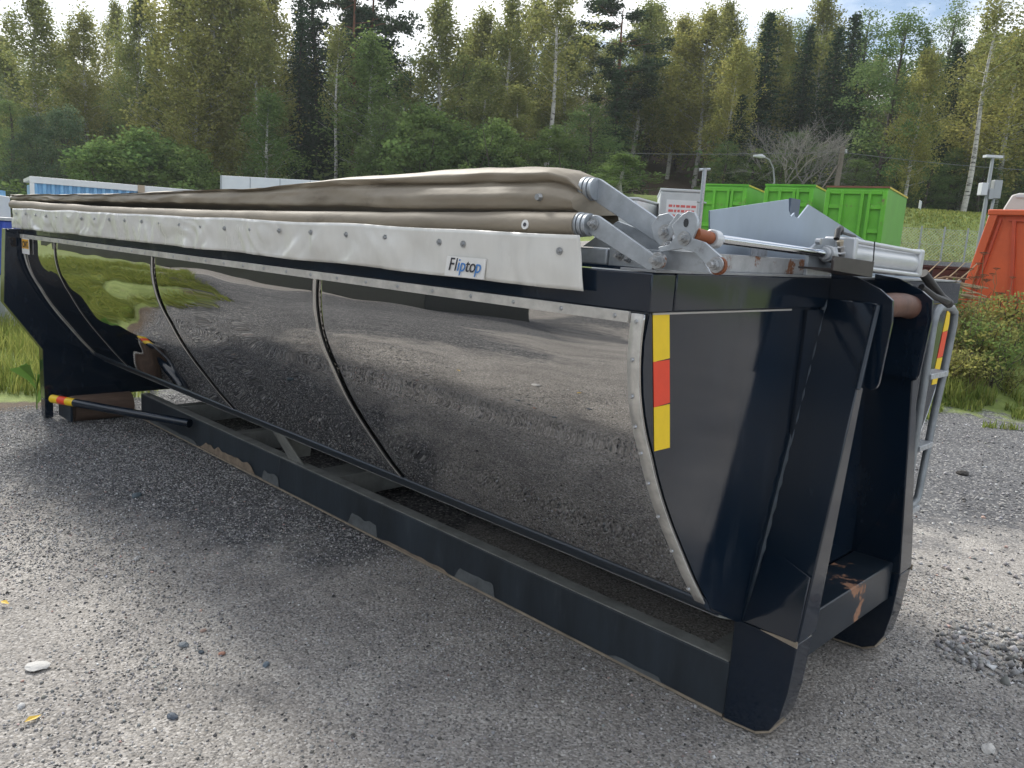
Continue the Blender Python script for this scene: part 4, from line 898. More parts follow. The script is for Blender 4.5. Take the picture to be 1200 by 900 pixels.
for i, (b, d, s, v) in enumerate(sorted(heap_plants)):
    p = survey(b, d); t = thing('leafy_weed', f'leafy yellow-green weed on the soil heap, {ORD[i]} from the ladder', 'plant', (p.x, p.y, tz(p.x, p.y)), 'leafy weeds on the soil heap', i*1.3); t.scale = (s*1.2, s*1.2, s)
    link('stems', HV[v][0], t); link('leaves', HV[v][1], t)
# dry umbel stalks in front of the orange container
SEEDM = mat('brown_seed_head', (.12, .085, .05), rough=.85, var=.3)
def umbel(seed):
    r_ = np.random.RandomState(seed); mb = MB(); heads = []
    q = Vector((r_.normal(0, .05), r_.normal(0, .05), 1.0)); limb(mb, (0, 0, -.05), q, .006, .003, r_, 6, 5, .03)
    for k in range(4):
        s = r_.uniform(.45, .95); a = r_.uniform(0, 6.28); p = Vector((0, 0, 0)).lerp(q, s); e = p+Vector((math.cos(a)*.13, math.sin(a)*.13, .14)) if k else q+Vector((0, 0, .03))
        limb(mb, p, e, .0035, .002, r_, 3, 4)
        heads.append(MB())
        for j in range(16):
            a2 = j*2.4; rr = .055*math.sqrt((j+.5)/16); f = e+Vector((math.cos(a2)*rr, math.sin(a2)*rr, .035-rr*.2)); heads[-1].tube([e, f], [.0012, .001], 3, cap=False); heads[-1].tube([f, f+Vector((0, 0, .008))], [.006, .009], 5)
    return mb.mesh('stalk', mat('dry_stalk', (.20, .15, .07), rough=.8, var=.3), 60), [h_.mesh('seed_head', SEEDM, 60) for h_ in heads]
UM = [umbel(3), umbel(8)]
for i, (b, d, s) in enumerate([(29.2, 10.9, .85), (30.0, 10.8, 1.0), (30.7, 10.9, .8), (31.4, 10.7, .75), (28.6, 11.1, .7)]):
    p = survey(b, d); t = thing('dry_umbel_weed', f'dry brown umbel stalk before the orange container, {ORD[i]} planted', 'plant', (p.x, p.y, tz(p.x, p.y)), 'dry umbel stalks', i*2.1); t.scale = (s,)*3
    t['label'] = ['tall dry umbel at the orange container\'s left edge', 'tallest dry umbel stalk before the orange container', 'dry umbel stalk below the white notice', 'dry umbel stalk nearest the picture\'s right edge', 'short dry umbel stalk beside the branch pile'][i]
    link('stalk', UM[i % 2][0], t); [link('seed_head', h_, t)['kind'] for h_ in ()]
    for h_ in UM[i % 2][1]: link('seed_head', h_, t)['kind'] = 'stuff'
# maize-like bright weed by the rear foot
q = MB()
for k in range(7):
    a = k*.9; q.add([(0, 0, .04+.03*k), (math.cos(a)*.08-.012, math.sin(a)*.08, .16+.035*k), (math.cos(a)*.17, math.sin(a)*.17, .12+.04*k), (math.cos(a)*.08+.012, math.sin(a)*.08+.012, .15+.035*k)], [(0, 1, 2), (0, 2, 3)])
t = thing('broadleaf_weed', 'bright light green weed at the gravel edge by the rear foot', 'plant', (-7.42, 1.85, 0)); t.scale = (1.1,)*3
q.build('leaves', mat('bright_weed', (.18, .34, .05), rough=.5, var=.15), t, local=True)
o = MB().tube([(0, 0, -.02), (0, 0, .28)], [.006, .003], 6).build('stem', mat('weed_stem', (.16, .26, .06), rough=.6), t, local=True)

# ------------------------------------------------------------------ loose stones and gravel
def stones(n, xr, yr, smin, smax, seed, dens=None):
    r_ = np.random.RandomState(seed); x = r_.uniform(*xr, n); y = r_.uniform(*yr, n)
    if dens is not None: k = dens(x, y, r_); x, y = x[k], y[k]
    n = len(x); s = smin+(smax-smin)*r_.beta(1.1, 3.2, n)
    base = np.array([(1, 0, 0), (.3, .95, 0), (-.8, .6, 0), (-.8, -.6, 0), (.3, -.95, 0), (0, 0, .75), (.15, .1, -.6)], float)
    f = np.array([(0, 1, 5), (1, 2, 5), (2, 3, 5), (3, 4, 5), (4, 0, 5), (1, 0, 6), (2, 1, 6), (3, 2, 6), (4, 3, 6), (0, 4, 6)])
    V = base[None]*(1+r_.normal(0, .18, (n, 7, 3)))*s[:, None, None]*.5
    V[:, :, 2] += r_.normal(0, .22, (n, 7))*s[:, None]*.5
    a = r_.uniform(0, 6.283, n); c, sn = np.cos(a), np.sin(a); X = V[:, :, 0]*c[:, None]-V[:, :, 1]*sn[:, None]*.8; Y = V[:, :, 0]*sn[:, None]+V[:, :, 1]*c[:, None]*.8
    V[:, :, 0] = X+x[:, None]; V[:, :, 1] = Y+y[:, None]; V[:, :, 2] += GZ(x, y)[:, None]+s[:, None]*.12
    F = (f[None]+np.arange(n)[:, None, None]*7).reshape(-1, 3)
    g = np.clip(r_.normal(.29, .12, n), .05, .62); g[r_.rand(n) < .035] *= 2.1
    col = np.stack([g*(1+r_.normal(0, .03, n)+.015), g, g*(1+r_.normal(.0, .035, n))], 1); pk = r_.rand(n) < .012; col[pk] *= (1.35, .95, .85)
    return V.reshape(-1, 3), F, np.clip(col, .03, .7).repeat(7, 0)
def GZ(x, y):
    z = np.array([mnoise.noise(Vector((a*.7, b*.7, 0)))*.022 + mnoise.noise(Vector((a*3.1, b*3.1, 2)))*.008 for a, b in zip(x, y)])
    inx = sstep(-7.6, -7.1, x)*sstep(-.6, -.95, x); iny = sstep(2.0, 2.35, y)*sstep(4.0, 3.6, y)
    return z*(1-inx*iny)-.006
STN = mat('crushed_stone', (1, 1, 1), rough=.8, attr='tint', spec=.3)
def dens(x, y, r_):
    k = np.array([mnoise.noise(Vector((a*1.3, b*1.3, 3)))+.6*mnoise.noise(Vector((a*.5, b*.5, 8))) for a, b in zip(x, y)])
    u = x*FWD.x+y*FWD.y; v = x*RGT.x+y*RGT.y
    c = sstep(.3, -1.3, (x+3.0)*.42-(y-1.0)*.25)
    infr = (u > 1.3) & (np.abs(v) < u*.72+.4)
    under = (y > 2.42)&(y < 3.5)&(x > -6.7)&(x < -1.0)
    return infr & ~under & (r_.rand(len(x)) < np.clip(.30+.70*c+.55*k, .08, 1))
V, F, K = stones(230000, (-7.6, 1.6), (-.3, 4.6), .006, .021, 21, dens)
tag(link('gravel', soup('gravel', V, F, STN, K)), 'loose grey crushed gravel lying over the yard', 'gravel', kind='stuff')
V, F, K = stones(9000, (-3.5, 2.5), (4.6, 12.5), .010, .05, 22, lambda x, y, r_: r_.rand(len(x)) < .9)
tag(link('coarse_gravel', soup('coarse_gravel', V, F, STN, K)), 'coarser grey stones over the yard beyond the hook frame', 'gravel', kind='stuff')
V, F, K = stones(700, (-.95, -.35), (3.55, 4.15), .015, .055, 23, lambda x, y, r_: ((x+.65)**2+(y-3.85)**2) < .09*(.5+r_.rand(len(x))))
tag(link('stone_pile', soup('stone_pile', V, F, STN, K)), 'low patch of coarse grey stones by the far hook leg', 'stones', kind='stuff')
def rock(seed, col, name='stone'):
    r_ = np.random.RandomState(seed); bm = bmesh.new(); bmesh.ops.create_icosphere(bm, subdivisions=2, radius=1)
    for v in bm.verts: v.co *= 1+.28*mnoise.noise(v.co*1.3+Vector((seed, 0, 0)))+.1*mnoise.noise(v.co*3+Vector((0, seed, 0)))
    for v in bm.verts: v.co.z *= .5; v.co.y *= .72
    me = bpy.data.meshes.new(name); bm.to_mesh(me); bm.free(); me.materials.append(mat('stone_'+str(seed), col, rough=.75, var=.25, vscale=30, bump=.001, bscale=90)); return me
ROCKS = [(1, (0.55, 0.54, 0.52), -3.036, 0.72, 0.045, 'flat white stone in the lower left gravel'), (2, (0.1, 0.13, 0.15), -4.771, 1.698, 0.035, 'dark bluish stone beside the tyre mark'), (3, (0.06, 0.08, 0.1), -2.794, 1.221, 0.014, 'small dark stone below the tyre mark'), (4, (0.42, 0.22, 0.16), -2.734, 1.276, 0.014, 'small reddish stone in the middle gravel'), (5, (0.14, 0.18, 0.22), -2.557, 1.367, 0.018, 'bluish stone left of the skid rail'), (6, (0.1, 0.12, 0.15), -2.453, 0.972, 0.02, 'dark stone near the bottom edge'), (7, (0.6, 0.58, 0.55), -0.531, 2.996, 0.03, 'pale stone at the bottom right corner'), (8, (0.5, 0.5, 0.5), -2.803, 0.614, 0.016, 'small white stone under the flat white stone'), (9, (0.2, 0.22, 0.24), -2.885, 1.19, 0.022, 'grey-blue stone beside the reddish one'), (10, (0.34, 0.24, 0.2), -2.951, 1.298, 0.014, 'pinkish pebble in the middle gravel'), (11, (0.4, 0.4, 0.4), -3.817, 1.352, 0.018, 'pale oval stone in the left gravel'), (12, (0.05, 0.045, 0.04), -1.763, 7.064, 0.05, 'dark lump on the gravel beyond the ladder')]
LEAVES = [(-3.646, 0.759, 'yellow leaf at the left edge of the gravel'), (-2.696, 0.625, 'orange-yellow leaf in the lower left gravel')]
for me_s, col, x, y, s, lab in ROCKS:
    o = link('stone', rock(me_s, col), loc=(x, y, float(GZ(np.array([x]), np.array([y]))[0])+s*.25), rot=(0, 0, me_s*1.1), scale=(s, s, s*(.35 if me_s == 1 else 1))); tag(o, lab, 'stone', 'larger loose stones on the gravel')
for i, (x, y, lab) in enumerate(LEAVES):
    q = MB().add([(-.03, 0, .004), (-.01, .012, .010), (.025, .004, .004), (.0, -.013, .008)], [(0, 1, 2), (0, 2, 3)])
    o = q.build('fallen_leaf', mat('yellow_leaf', (.62, .42, .05), rough=.5) if i == 0 else bpy.data.materials['yellow_leaf']); o.location = (x, y, .006); o.rotation_euler = (0, 0, i*1.4+.3); tag(o, lab, 'leaf')

# ------------------------------------------------------------------ things behind
def boxthing(name, label, cat, corner, ang, L_, Wd, H, body, z0=None):
    """thing whose local +x runs along ang from its near-left corner, depth +y"""
    z = tz(corner.x, corner.y) if z0 is None else z0
    t = thing(name, label, cat, (corner.x, corner.y, z), None, ang); return t
VA = math.atan2(RGT.y, RGT.x)
GREEN = mat('bright_green_paint', (.12, .45, .025), rough=.5, var=.2, vscale=1.6, dirt=(.18, .18, .07), dcov=.60, dscale=1.8, dsharp=.08)
GREENS = mat('bright_green_paint_side', (.13, .40, .05), rough=.5, var=.12, vscale=1.2)
YRIM = mat('yellow_rim', (.62, .48, .05), rough=.5, var=.2, vscale=4)
RRIM = mat('rusty_rim', (.22, .09, .05), rough=.8, var=.3, vscale=4)
def green_box(b, d, ang, w, ln, top, label, rimm):
    p = survey(b, d); z0 = tz(p.x, p.y)-.05; H = top-z0
    t = thing('green_container', label, 'container', (p.x, p.y, z0), 'bright green open containers', VA+ang)
    B = lambda q, n, m, **k: q.build(n, m, t, local=True, **k)
    B(MB().box(0, w, 0, .05, .15, H-.02), 'end_wall', GREEN); B(MB().box(w-.05, w, .05, ln, .15, H-.02), 'side_wall', GREENS); B(MB().box(0, .05, .05, ln, .15, H-.02), 'side_wall', GREENS); B(MB().box(.05, w-.05, ln-.05, ln, .15, H-.02), 'end_wall', GREEN); B(MB().box(.05, w-.05, .05, ln-.05, .15, .25), 'floor_plate', GREEN)
    for k, xk in enumerate((.0, .42, w*.58, w-.50, w-.12)):
        B(MB().box(xk, xk+(.12 if k in (0, 4) else .09), -.10, -.001, .15, H-.10), 'stile', GREEN, bevel=.01)
    for zk in (H*.38, H*.72):
        B(MB().box(.121, .419, -.08, -.002, zk-.06, zk+.06), 'stile', GREEN, bevel=.01); B(MB().box(w-.409, w-.121, -.08, -.002, zk-.06, zk+.06), 'stile', GREEN, bevel=.01)
    B(MB().box(.122, w-.122, -.085, -.002, H-.20, H-.08), 'top_bar', GREEN, bevel=.01)
    B(MB().box(-.02, w+.03, -.04, .06, H-.019, H+.03), 'rim', rimm); B(MB().box(w-.06, w+.03, .061, ln, H-.019, H+.03), 'rim', YRIM)
    for xk in (.25, w-.35): B(MB().box(xk, xk+.12, .1, ln-.1, 0, .149), 'skid', GREEN)
green_box(12.2, 27, math.radians(-28), 1.5, 4.0, 3.92, 'leftmost bright green open container, behind the galvanised gable sheet', GREEN)
green_box(16.4, 25.5, math.radians(-30), 1.45, 4.0, 3.90, 'middle bright green open container of the three', GREEN)
green_box(20.25, 24, math.radians(-33), 1.66, 3.6, 3.82, 'rightmost bright green open container with rusty front rim', RRIM)
# grey-white site cabins left of the green ones
WH = mat('dirty_white_panel', (.50, .53, .54), rough=.5, var=.12, vscale=2, dirt=(.3, .3, .29), dcov=.6, dscale=2.5, dsharp=.2)
WH2 = mat('white_panel', (.68, .70, .71), rough=.45, var=.06, vscale=2)
REDT = mat('faded_red_print', (.62, .13, .12), rough=.6)
p = survey(5.1, 20.5); z0 = tz(p.x, p.y); t = thing('white_cabin', 'low grey-white box behind the galvanised arms', 'container', (p.x, p.y, z0), None, VA+math.radians(-25))
MB().box(0, 1.1, 0, 3, .1, 2.86-z0).build('body', WH2, t, local=True, bevel=.04); MB().box(-.02, 1.12, -.02, 3.02, 2.862-z0, 2.93-z0).build('roof', WH, t, local=True, bevel=.03)
MB().box(.5, 1.0, -.02, -.002, 2.2-z0, 2.6-z0).build('door_panel', WH, t, local=True, bevel=.01); MB().box(.1, 1.0, .1, 2.9, 0, .1).build('base_frame', RUBBER, t, local=True)
p = survey(9.5, 20.5); z0 = tz(p.x, p.y); t = thing('grey_cabin', 'grey-white box with red print beside the leftmost green container', 'container', (p.x, p.y, z0), None, VA+math.radians(-8))
MB().box(0, 1.0, 0, 3, .1, 3.15-z0).build('body', WH, t, local=True, bevel=.03); MB().box(-.02, 1.02, -.02, 3.0, 3.152-z0, 3.22-z0).build('roof', WH, t, local=True, bevel=.02)
MB().box(.0, .06, -.03, -.002, .3, 3.1-z0).build('corner_post', WH, t, local=True)
sg = MB().box(.16, .92, -.012, -.002, 2.3-z0, 2.95-z0).build('notice_panel', WH2, t, local=True)
for zz, x0_, x1_ in ((2.80, .22, .86), (2.68, .22, .84), (2.56, .28, .8), (2.46, .22, .85)):
    xx = x0_
    while xx < x1_-.05:
        w_ = rt.uniform(.04, .12); o = MB().box(xx, xx+w_, -.016, -.0125, zz-z0-.03, zz-z0+.03).build('red_print', REDT); o.parent = sg; xx += w_+.025
MB().box(.1, .9, .1, 2.9, 0, .1).build('base_frame', RUBBER, t, local=True)
# galvanised sign post with cross head
p = survey(12.3, 17); z0 = tz(p.x, p.y); t = thing('metal_post', 'galvanised post with cross head beside the green containers', 'post', (p.x, p.y, z0))
MB().tube([(0, 0, 0), (0, 0, 3.4-z0)], .045, 12).build('pole', GALV, t, local=True)
MB().tube([(-.08, -.08, 3.36-z0), (.08, .08, 3.38-z0)], .03, 8).build('cross_bar', GALV, t, local=True); MB().tube([(-.07, -.07, 2.72-z0), (.07, .07, 2.70-z0)], .02, 8).build('cross_bar', GALV, t, local=True)
# street lamps
LAMPG = mat('lamp_grey', (.36, .38, .39), rough=.5, metal=.4)
LHEAD = mat('lamp_head', (.62, .64, .66), rough=.4)
def lamp(b, d, top, lab, side=-1):
    p = survey(b, d); z0 = tz(p.x, p.y)-.1; h = top-z0; r_ = RGT*side; t = thing('street_lamp', lab, 'street lamp', (p.x, p.y, z0), 'street lamps below the wood')
    MB().tube([(0, 0, 0), (0, 0, h-1.1), tuple(r_*.12+Vector((0, 0, h-.5))), tuple(r_*.35+Vector((0, 0, h-.12))), tuple(r_*.62+Vector((0, 0, h)))], [.06, .045, .04, .034, .03], 10).build('pole', LAMPG, t, local=True)
    MB().tube([tuple(r_*.58+Vector((0, 0, h))), tuple(r_*.75+Vector((0, 0, h+.03))), tuple(r_*1.15+Vector((0, 0, h+.02)))], [.05, .10, .05], 10).build('lamp_head', LHEAD, t, local=True, bevel=0)
lamp(16.9, 40, 6.5, 'curved street lamp rising behind the green containers'); lamp(3.9, 45, 6.75, 'curved street lamp above the right end of the canvas'); lamp(-8.1, 45, 5.65, 'small street lamp above the raised middle of the canvas', -1)
# tall lamp with boxes and a second leaning mast
p = survey(29.4, 24); z0 = tz(p.x, p.y)-.1; t = thing('lamp_mast', 'grey lamp mast with signal boxes beside the orange container', 'street lamp', (p.x, p.y, z0))
MB().tube([(0, 0, 0), (0, 0, 4.92-z0)], [.07, .045], 10).build('pole', LAMPG, t, local=True)
MB().box(-.24, .24, -.10, .10, 4.92-z0, 4.99-z0, lambda v: Vector((v.x*RGT.x-v.y*RGT.y, v.x*RGT.y+v.y*RGT.x, v.z))).build('lamp_head', LHEAD, t, local=True)
rb = lambda x0, x1, za, zb: MB().box(x0, x1, -.12, .10, za-z0, zb-z0, lambda v: Vector((v.x*RGT.x-v.y*RGT.y, v.x*RGT.y+v.y*RGT.x, v.z)))
rb(-.24, -.06, 3.85, 4.20).build('signal_box', LHEAD, t, local=True, bevel=.01); rb(.0, .13, 3.75, 4.05).build('signal_box', LAMPG, t, local=True, bevel=.01); rb(.12, .34, 3.78, 4.30).build('signal_box', LAMPG, t, local=True, bevel=.01)
MB().tube([tuple(RGT*.06), tuple(RGT*.26+Vector((0, 0, 4.2-z0)))], .04, 8).build('stay', LAMPG, t, local=True)
# timber power pole with stay and the line over it
p = survey(20.75, 40); z0 = tz(p.x, p.y)-.1; t = thing('power_pole', 'weathered timber power pole behind the green containers', 'pole', (p.x, p.y, z0))
PW = mat('weathered_pole', (.20, .17, .14), rough=.85, var=.3, vscale=3)
MB().tube([(0, 0, 0), tuple(RGT*.12+Vector((0, 0, 7.2-z0)))], [.15, .11], 10).build('pole', PW, t, local=True); MB().tube([tuple(RGT*-1.2), (0, 0, 6.4-z0)], .035, 6).build('stay', PW, t, local=True)
MB().tube([tuple(RGT*.28+Vector((0, 0, 6.9-z0))), tuple(RGT*.28+Vector((0, 0, 7.1-z0)))], [.07, .05], 8).build('insulator', LHEAD, t, local=True)
top = Vector((p.x, p.y, 6.95))
for e, sag, lab in ((survey(-6, 46, 7.0), .35, 'thin power line running left from the timber pole'), (survey(40, 34, 6.2), .3, 'thin power line running right from the timber pole')):
    pts = [tuple(top.lerp(e, k/16)-Vector((0, 0, sag*math.sin(math.pi*k/16)))) for k in range(17)]
    tag(MB().tube(pts, .014, 5).build('power_line', mat('line_grey', (.16, .17, .17), rough=.6)), lab, 'cable')
# white road marker post
p = survey(25.85, 37.3); z0 = tz(p.x, p.y); o = MB().prism([(-.05, -.03, 0), (.05, -.03, 0), (.05, -.03, .42), (-.05, -.03, .48)], (0, .06, 0)).build('marker_post', WH2); o.location = (p.x, p.y, z0-.02); o.rotation_euler = (0, 0, VA); tag(o, 'small white road marker post on top of the grass bank', 'post')
# mesh fence at the foot of the bank
A = survey(23.5, 29.5); Bp = survey(36, 28); n = 10; dirv = (Bp-A); Lf = dirv.length; dirv.normalize()
t = thing('mesh_fence', 'low galvanised wire mesh fence at the foot of the grass bank', 'fence', (A.x, A.y, 0), None, math.atan2(dirv.y, dirv.x))
zf = [tz(*(A+dirv*Lf*k/n).to_2d()) for k in range(n+1)]
pm = MB().tube([(0, 0, 0), (0, 0, 1.28)], .03, 8).mesh('post', LAMPG, 60)
for k in range(n+1): link('post', pm, t, (Lf*k/n, 0, zf[k]-.03))
wm = MB()
zl = lambda s: float(np.interp(s, [Lf*k/n for k in range(n+1)], zf))
for h_ in (.08, .62, 1.16): wm.tube([(Lf*k/n, .03, zf[k]+h_) for k in range(n+1)], .006, 4)
s_ = 0
while s_ < Lf-1.1:
    wm.tube([(s_, .03, zl(s_)+.08), (s_+1.08, .03, zl(s_+1.08)+1.16)], .0035, 3, cap=False); wm.tube([(s_, .035, zl(s_)+1.16), (s_+1.08, .035, zl(s_+1.08)+.08)], .0035, 3, cap=False); s_ += .11
o = wm.build('wire_mesh', LAMPG, t, local=True); o['kind'] = 'stuff'
# dark low wall in front of the bank, concrete block beside it
p = survey(24.2, 16.4); t = thing('dark_barrier', 'low black barrier wall in front of the grass bank', 'barrier', (p.x, p.y, tz(p.x, p.y)-.1), None, VA+math.radians(4))
DK = mat('black_barrier', (.022, .024, .028), rough=.6, var=.3)
hz = 1.66-tz(p.x, p.y)+.1
for k in range(3): MB().box(k*1.05, k*1.05+1.03, 0, .25, 0, hz).build('barrier_block', DK, t, local=True, bevel=.02)
MB().box(0, 3.14, -.03, .28, hz+.001, hz+.05).build('cap', DK, t, local=True)
p = survey(27.6, 19.5); o = MB().box(0, 1.0, 0, .5, 0, .40).build('timber_stack', mat('grey_timber', (.17, .15, .13), rough=.85, var=.35, stretch=(1, 1, 6)), bevel=.02); o.location = (p.x, p.y, tz(p.x, p.y)-.02+.0); o.rotation_euler = (0, 0, VA); tag(o, 'grey timber block lying before the mesh fence', 'timber')
# orange container with slanted side and ribs
ORG = mat('orange_paint', (.66, .115, .035), rough=.45, var=.16, vscale=1.5, dirt=(.30, .05, .02), dcov=.60, dscale=2.2, dsharp=.2)
ORD_ = mat('orange_paint_rib', (.52, .075, .03), rough=.5, var=.2, vscale=3)
p = survey(28.35, 13.6); z0 = tz(p.x, p.y)*.5; t = thing('orange_container', 'orange hook container with slanting ribs and a white notice', 'container', (p.x, p.y, z0), None, VA+math.radians(-46))
zt_ = 2.62-z0
q = MB(); q.prism([(0, 0, 0), (2.9, 0, 0), (2.9, 0, zt_), (.46, 0, zt_)], (0, .06, 0)); q.build('front_wall', ORG, t, local=True)
q = MB(); q.add([(0, .06, 0), (.46, .06, zt_), (.46, 5, zt_), (0, 5, 0), (.05, .06, 0), (.51, .06, zt_), (.51, 5, zt_), (.05, 5, 0)], [(0, 1, 2, 3), (4, 7, 6, 5), (0, 4, 5, 1), (3, 2, 6, 7), (1, 5, 6, 2), (0, 3, 7, 4)]); q.build('side_wall', ORG, t, local=True)
q = MB(); q.prism([(-.06, -.09, 0), (.06, -.09, 0), (.52, -.09, zt_-.07), (.40, -.09, zt_-.07)], (0, .088, 0)); q.build('rib', ORG, t, local=True, bevel=.01)
q = MB(); q.prism([(.10, -.05, 0), (.14, -.05, 0), (.585, -.05, zt_-.13), (.55, -.05, zt_-.13)], (0, .048, 0)); q.build('rib', ORD_, t, local=True)
q = MB(); q.prism([(1.02, -.06, 0), (1.07, -.06, 0), (.79, -.06, zt_-.16), (.74, -.06, zt_-.16)], (0, .058, 0)); q.build('rib', ORD_, t, local=True)
q = MB(); q.prism([(1.9, -.06, 0), (1.98, -.06, 0), (1.98, -.06, zt_-.16), (1.9, -.06, zt_-.16)], (0, .058, 0)); q.build('rib', ORD_, t, local=True)
MB().box(.38, 2.96, -.10, .08, zt_-.069, zt_+.02).build('top_rail', ORG, t, local=True, bevel=.015); MB().box(.68, 2.0, -.05, -.002, zt_-.16, zt_-.135).build('inner_rail', ORD_, t, local=True)
nw = MB().box(1.10, 1.38, -.018, -.004, zt_-.72, zt_-.46).build('notice', LBL, t, local=True)
for k in range(4): o = MB().box(1.14, 1.30-.03*(k % 2), -.0205, -.0185, zt_-.535-.045*k, zt_-.52-.045*k).build('notice_print', LAMPG); o.parent = nw
# white covered truck box behind it
p = survey(29.85, 18.5); z0 = tz(p.x, p.y); t = thing('covered_truck', 'white rounded covered truck body behind the orange container', 'truck', (p.x, p.y, z0), None, VA-math.radians(29))
h = 3.42-z0
q = MB(); q.prism([(0, 0, .3), (5, 0, .3), (5, 0, h), (.45, 0, h), (.32, 0, h-.05), (.12, 0, h-.55), (.02, 0, h-1.1)], (0, 2.4, 0)); q.build('cover', mat('off_white_cover', (.62, .60, .56), rough=.5, var=.1, vscale=2), t, local=True, bevel=.03)
MB().box(.40, 5, -.03, -.002, h-.10, h-.05).build('edge_rope', LHEAD, t, local=True)
for xk in (.6, 1.3, 2.0): MB().box(xk, xk+.03, -.02, -.002, h-1.2, h-.11).build('stay_strap', LHEAD, t, local=True)
MB().box(.1, 4.9, .1, 2.3, 0, .299).build('chassis', RUBBER, t, local=True)
# branch pile and red sacks behind the ladder
p = survey(28.0, 12.9); z0 = tz(p.x, p.y); t = thing('branch_pile', 'pile of pale sawn branches beside the orange container', 'branches', (p.x, p.y, z0), None, VA)
BW = [mat('pale_branch', (.40, .31, .20), rough=.8, var=.3, vscale=8), mat('tan_branch', (.27, .19, .12), rough=.8, var=.3, vscale=8)]
hh = 1.50-z0
for k in range(46):
    x0_ = rt.uniform(-.75, -.15); zz = rt.uniform(.05, hh-.05); L_ = rt.uniform(.6, 1.15); a = rt.uniform(-.35, .3); b2 = rt.uniform(-.5, .5); yy = rt.uniform(-.25, .25)
    P0 = Vector((x0_, yy, zz)); P2 = P0+Vector((L_*math.cos(a), b2*.4, L_*math.sin(a)*.45+.02)); P1 = P0.lerp(P2, .5)+Vector((0, 0, rt.uniform(.02, .09)))
    MB().tube([P0, P1, P2], [rt.uniform(.012, .03), .016, .010], 6).build('branch', BW[k % 2], t, local=True)
for k in range(4):
    P0 = Vector((.1-.2*k, .1, hh-.15)); MB().tube([P0, P0+Vector((.25, 0, .25)), P0+Vector((.42, .05, .42))], [.012, .01, .006], 5).build('branch', BW[0], t, local=True)
p = survey(27.0, 12.9); z0 = tz(p.x, p.y)
REDS = mat('red_sack', (.55, .03, .03), rough=.55, var=.2, bump=.01, bscale=8)
for k, (dx, dz, s, lab) in enumerate(((-.15, 1.30, .16, 'red plastic sack by the hose end'), (.16, 1.28, .17, 'larger red sack against the branches'))):
    bm = bmesh.new(); bmesh.ops.create_icosphere(bm, subdivisions=3, radius=s)
    for v in bm.verts: v.co *= 1+.25*mnoise.noise(v.co*9+Vector((k, 0, 0))); v.co.z *= .7
    me = bpy.data.meshes.new('red_sack'); bm.to_mesh(me); bm.free(); me.materials.append(REDS)
    for f in me.polygons: f.use_smooth = True
    pp = p+RGT*dx; tag(link('red_sack', me, loc=(pp.x, pp.y, dz)), lab, 'sack')
# crate-like plinth carrying the sacks (dark bin behind the ladder)
p = survey(25.6, 12.9); t = thing('dark_bin', 'dark grey plastic bin behind the ladder top', 'bin', (p.x, p.y, tz(p.x, p.y)), None, VA)
hb_ = 1.24-tz(p.x, p.y)
MB().box(0, .75, 0, .6, 0, hb_).build('body', mat('dark_grey_plastic', (.05, .055, .062), rough=.5, var=.15), t, local=True, bevel=.02); MB().box(-.03, .78, -.03, .63, hb_+.001, hb_+.06).build('rim', mat('bin_rim', (.07, .075, .085), rough=.5), t, local=True, bevel=.01)
MB().box(.52, .70, -.012, -.002, hb_-.20, hb_-.12).build('label', LBL, t, local=True)
# left side: sea container, trailer, truck, blue drum box
SEAB = mat('light_blue_paint', (.20, .42, .66), rough=.5, var=.12, vscale=1.5, dirt=(.35, .4, .45), dcov=.6, dscale=2, dsharp=.2)
p = survey(-31.3, 21.5); e = survey(-6.6, 28.4); d_ = (e-p); Ls = d_.length; ang = math.atan2(d_.y, d_.x)
t = thing('shipping_container', 'light blue corrugated shipping container with white top rail', 'container', (p.x, p.y, 0), None, ang)
hc = 2.60
q = MB(); xs = []; nr = 58; stp = (Ls-.2)/nr
pts = []
for k in range(nr):
    x = .1+k*stp; pts += [(x, 0), (x+stp*.32, 0), (x+stp*.5, .07), (x+stp*.82, .07)]
pts.append((Ls-.1, 0))
q.add([(x, y, z) for z in (.15, hc-.17) for x, y in pts], [(i, i+1, len(pts)+i+1, len(pts)+i) for i in range(len(pts)-1)]); q.build('corrugated_side', SEAB, t, smooth=10, local=True)
MB().box(.08, Ls-.08, .10, 2.3, .14, hc-.18).build('body', SEAB, t, local=True)
MB().box(0, Ls, -.03, .12, hc-.17, hc).build('top_rail', WH2, t, local=True, bevel=.01); MB().box(0, Ls, .121, 2.32, hc-.10, hc-.01).build('roof', WH2, t, local=True)
for xk in (0, Ls-.1): MB().box(xk, xk+.1, -.035, .10, 0, hc-.171).build('corner_post', WH2, t, local=True); 
MB().box(2.62, 2.80, -.05, -.031, hc-.25, hc+.01).build('locking_box', mat('tan_box', (.4, .32, .24), rough=.7), t, local=True)
p = survey(-20.45, 36); e = survey(-8.5, 35); d_ = e-p; Ls = d_.length; t = thing('white_trailer', 'long plain white trailer body behind the folded canvas', 'trailer', (p.x, p.y, 0), None, math.atan2(d_.y, d_.x))
MB().box(0, Ls, 0, 2.5, 1.1, 3.80).build('body', WH2, t, local=True, bevel=.02); MB().box(0, .07, -.02, -.001, 1.1, 3.80).build('edge_trim', LAMPG, t, local=True)
for k in range(1, 6): MB().box(Ls*k/6, Ls*k/6+.03, -.012, -.001, 1.1, 3.78).build('panel_joint', LAMPG, t, local=True)
MB().box(.3, Ls-.3, .3, 2.2, .7, 1.099).build('chassis', RUBBER, t, local=True)
for k in range(3): MB().tube([(Ls-2-1.3*k, .02, .5), (Ls-2-1.3*k, .35, .5)], .5, 20).build('wheel', RUBBER, t, local=True)
p = survey(-35.0, 16.5); t = thing('white_truck', 'white truck side with red stripe at the far left', 'truck', (p.x, p.y, 0), None, VA+math.radians(24))
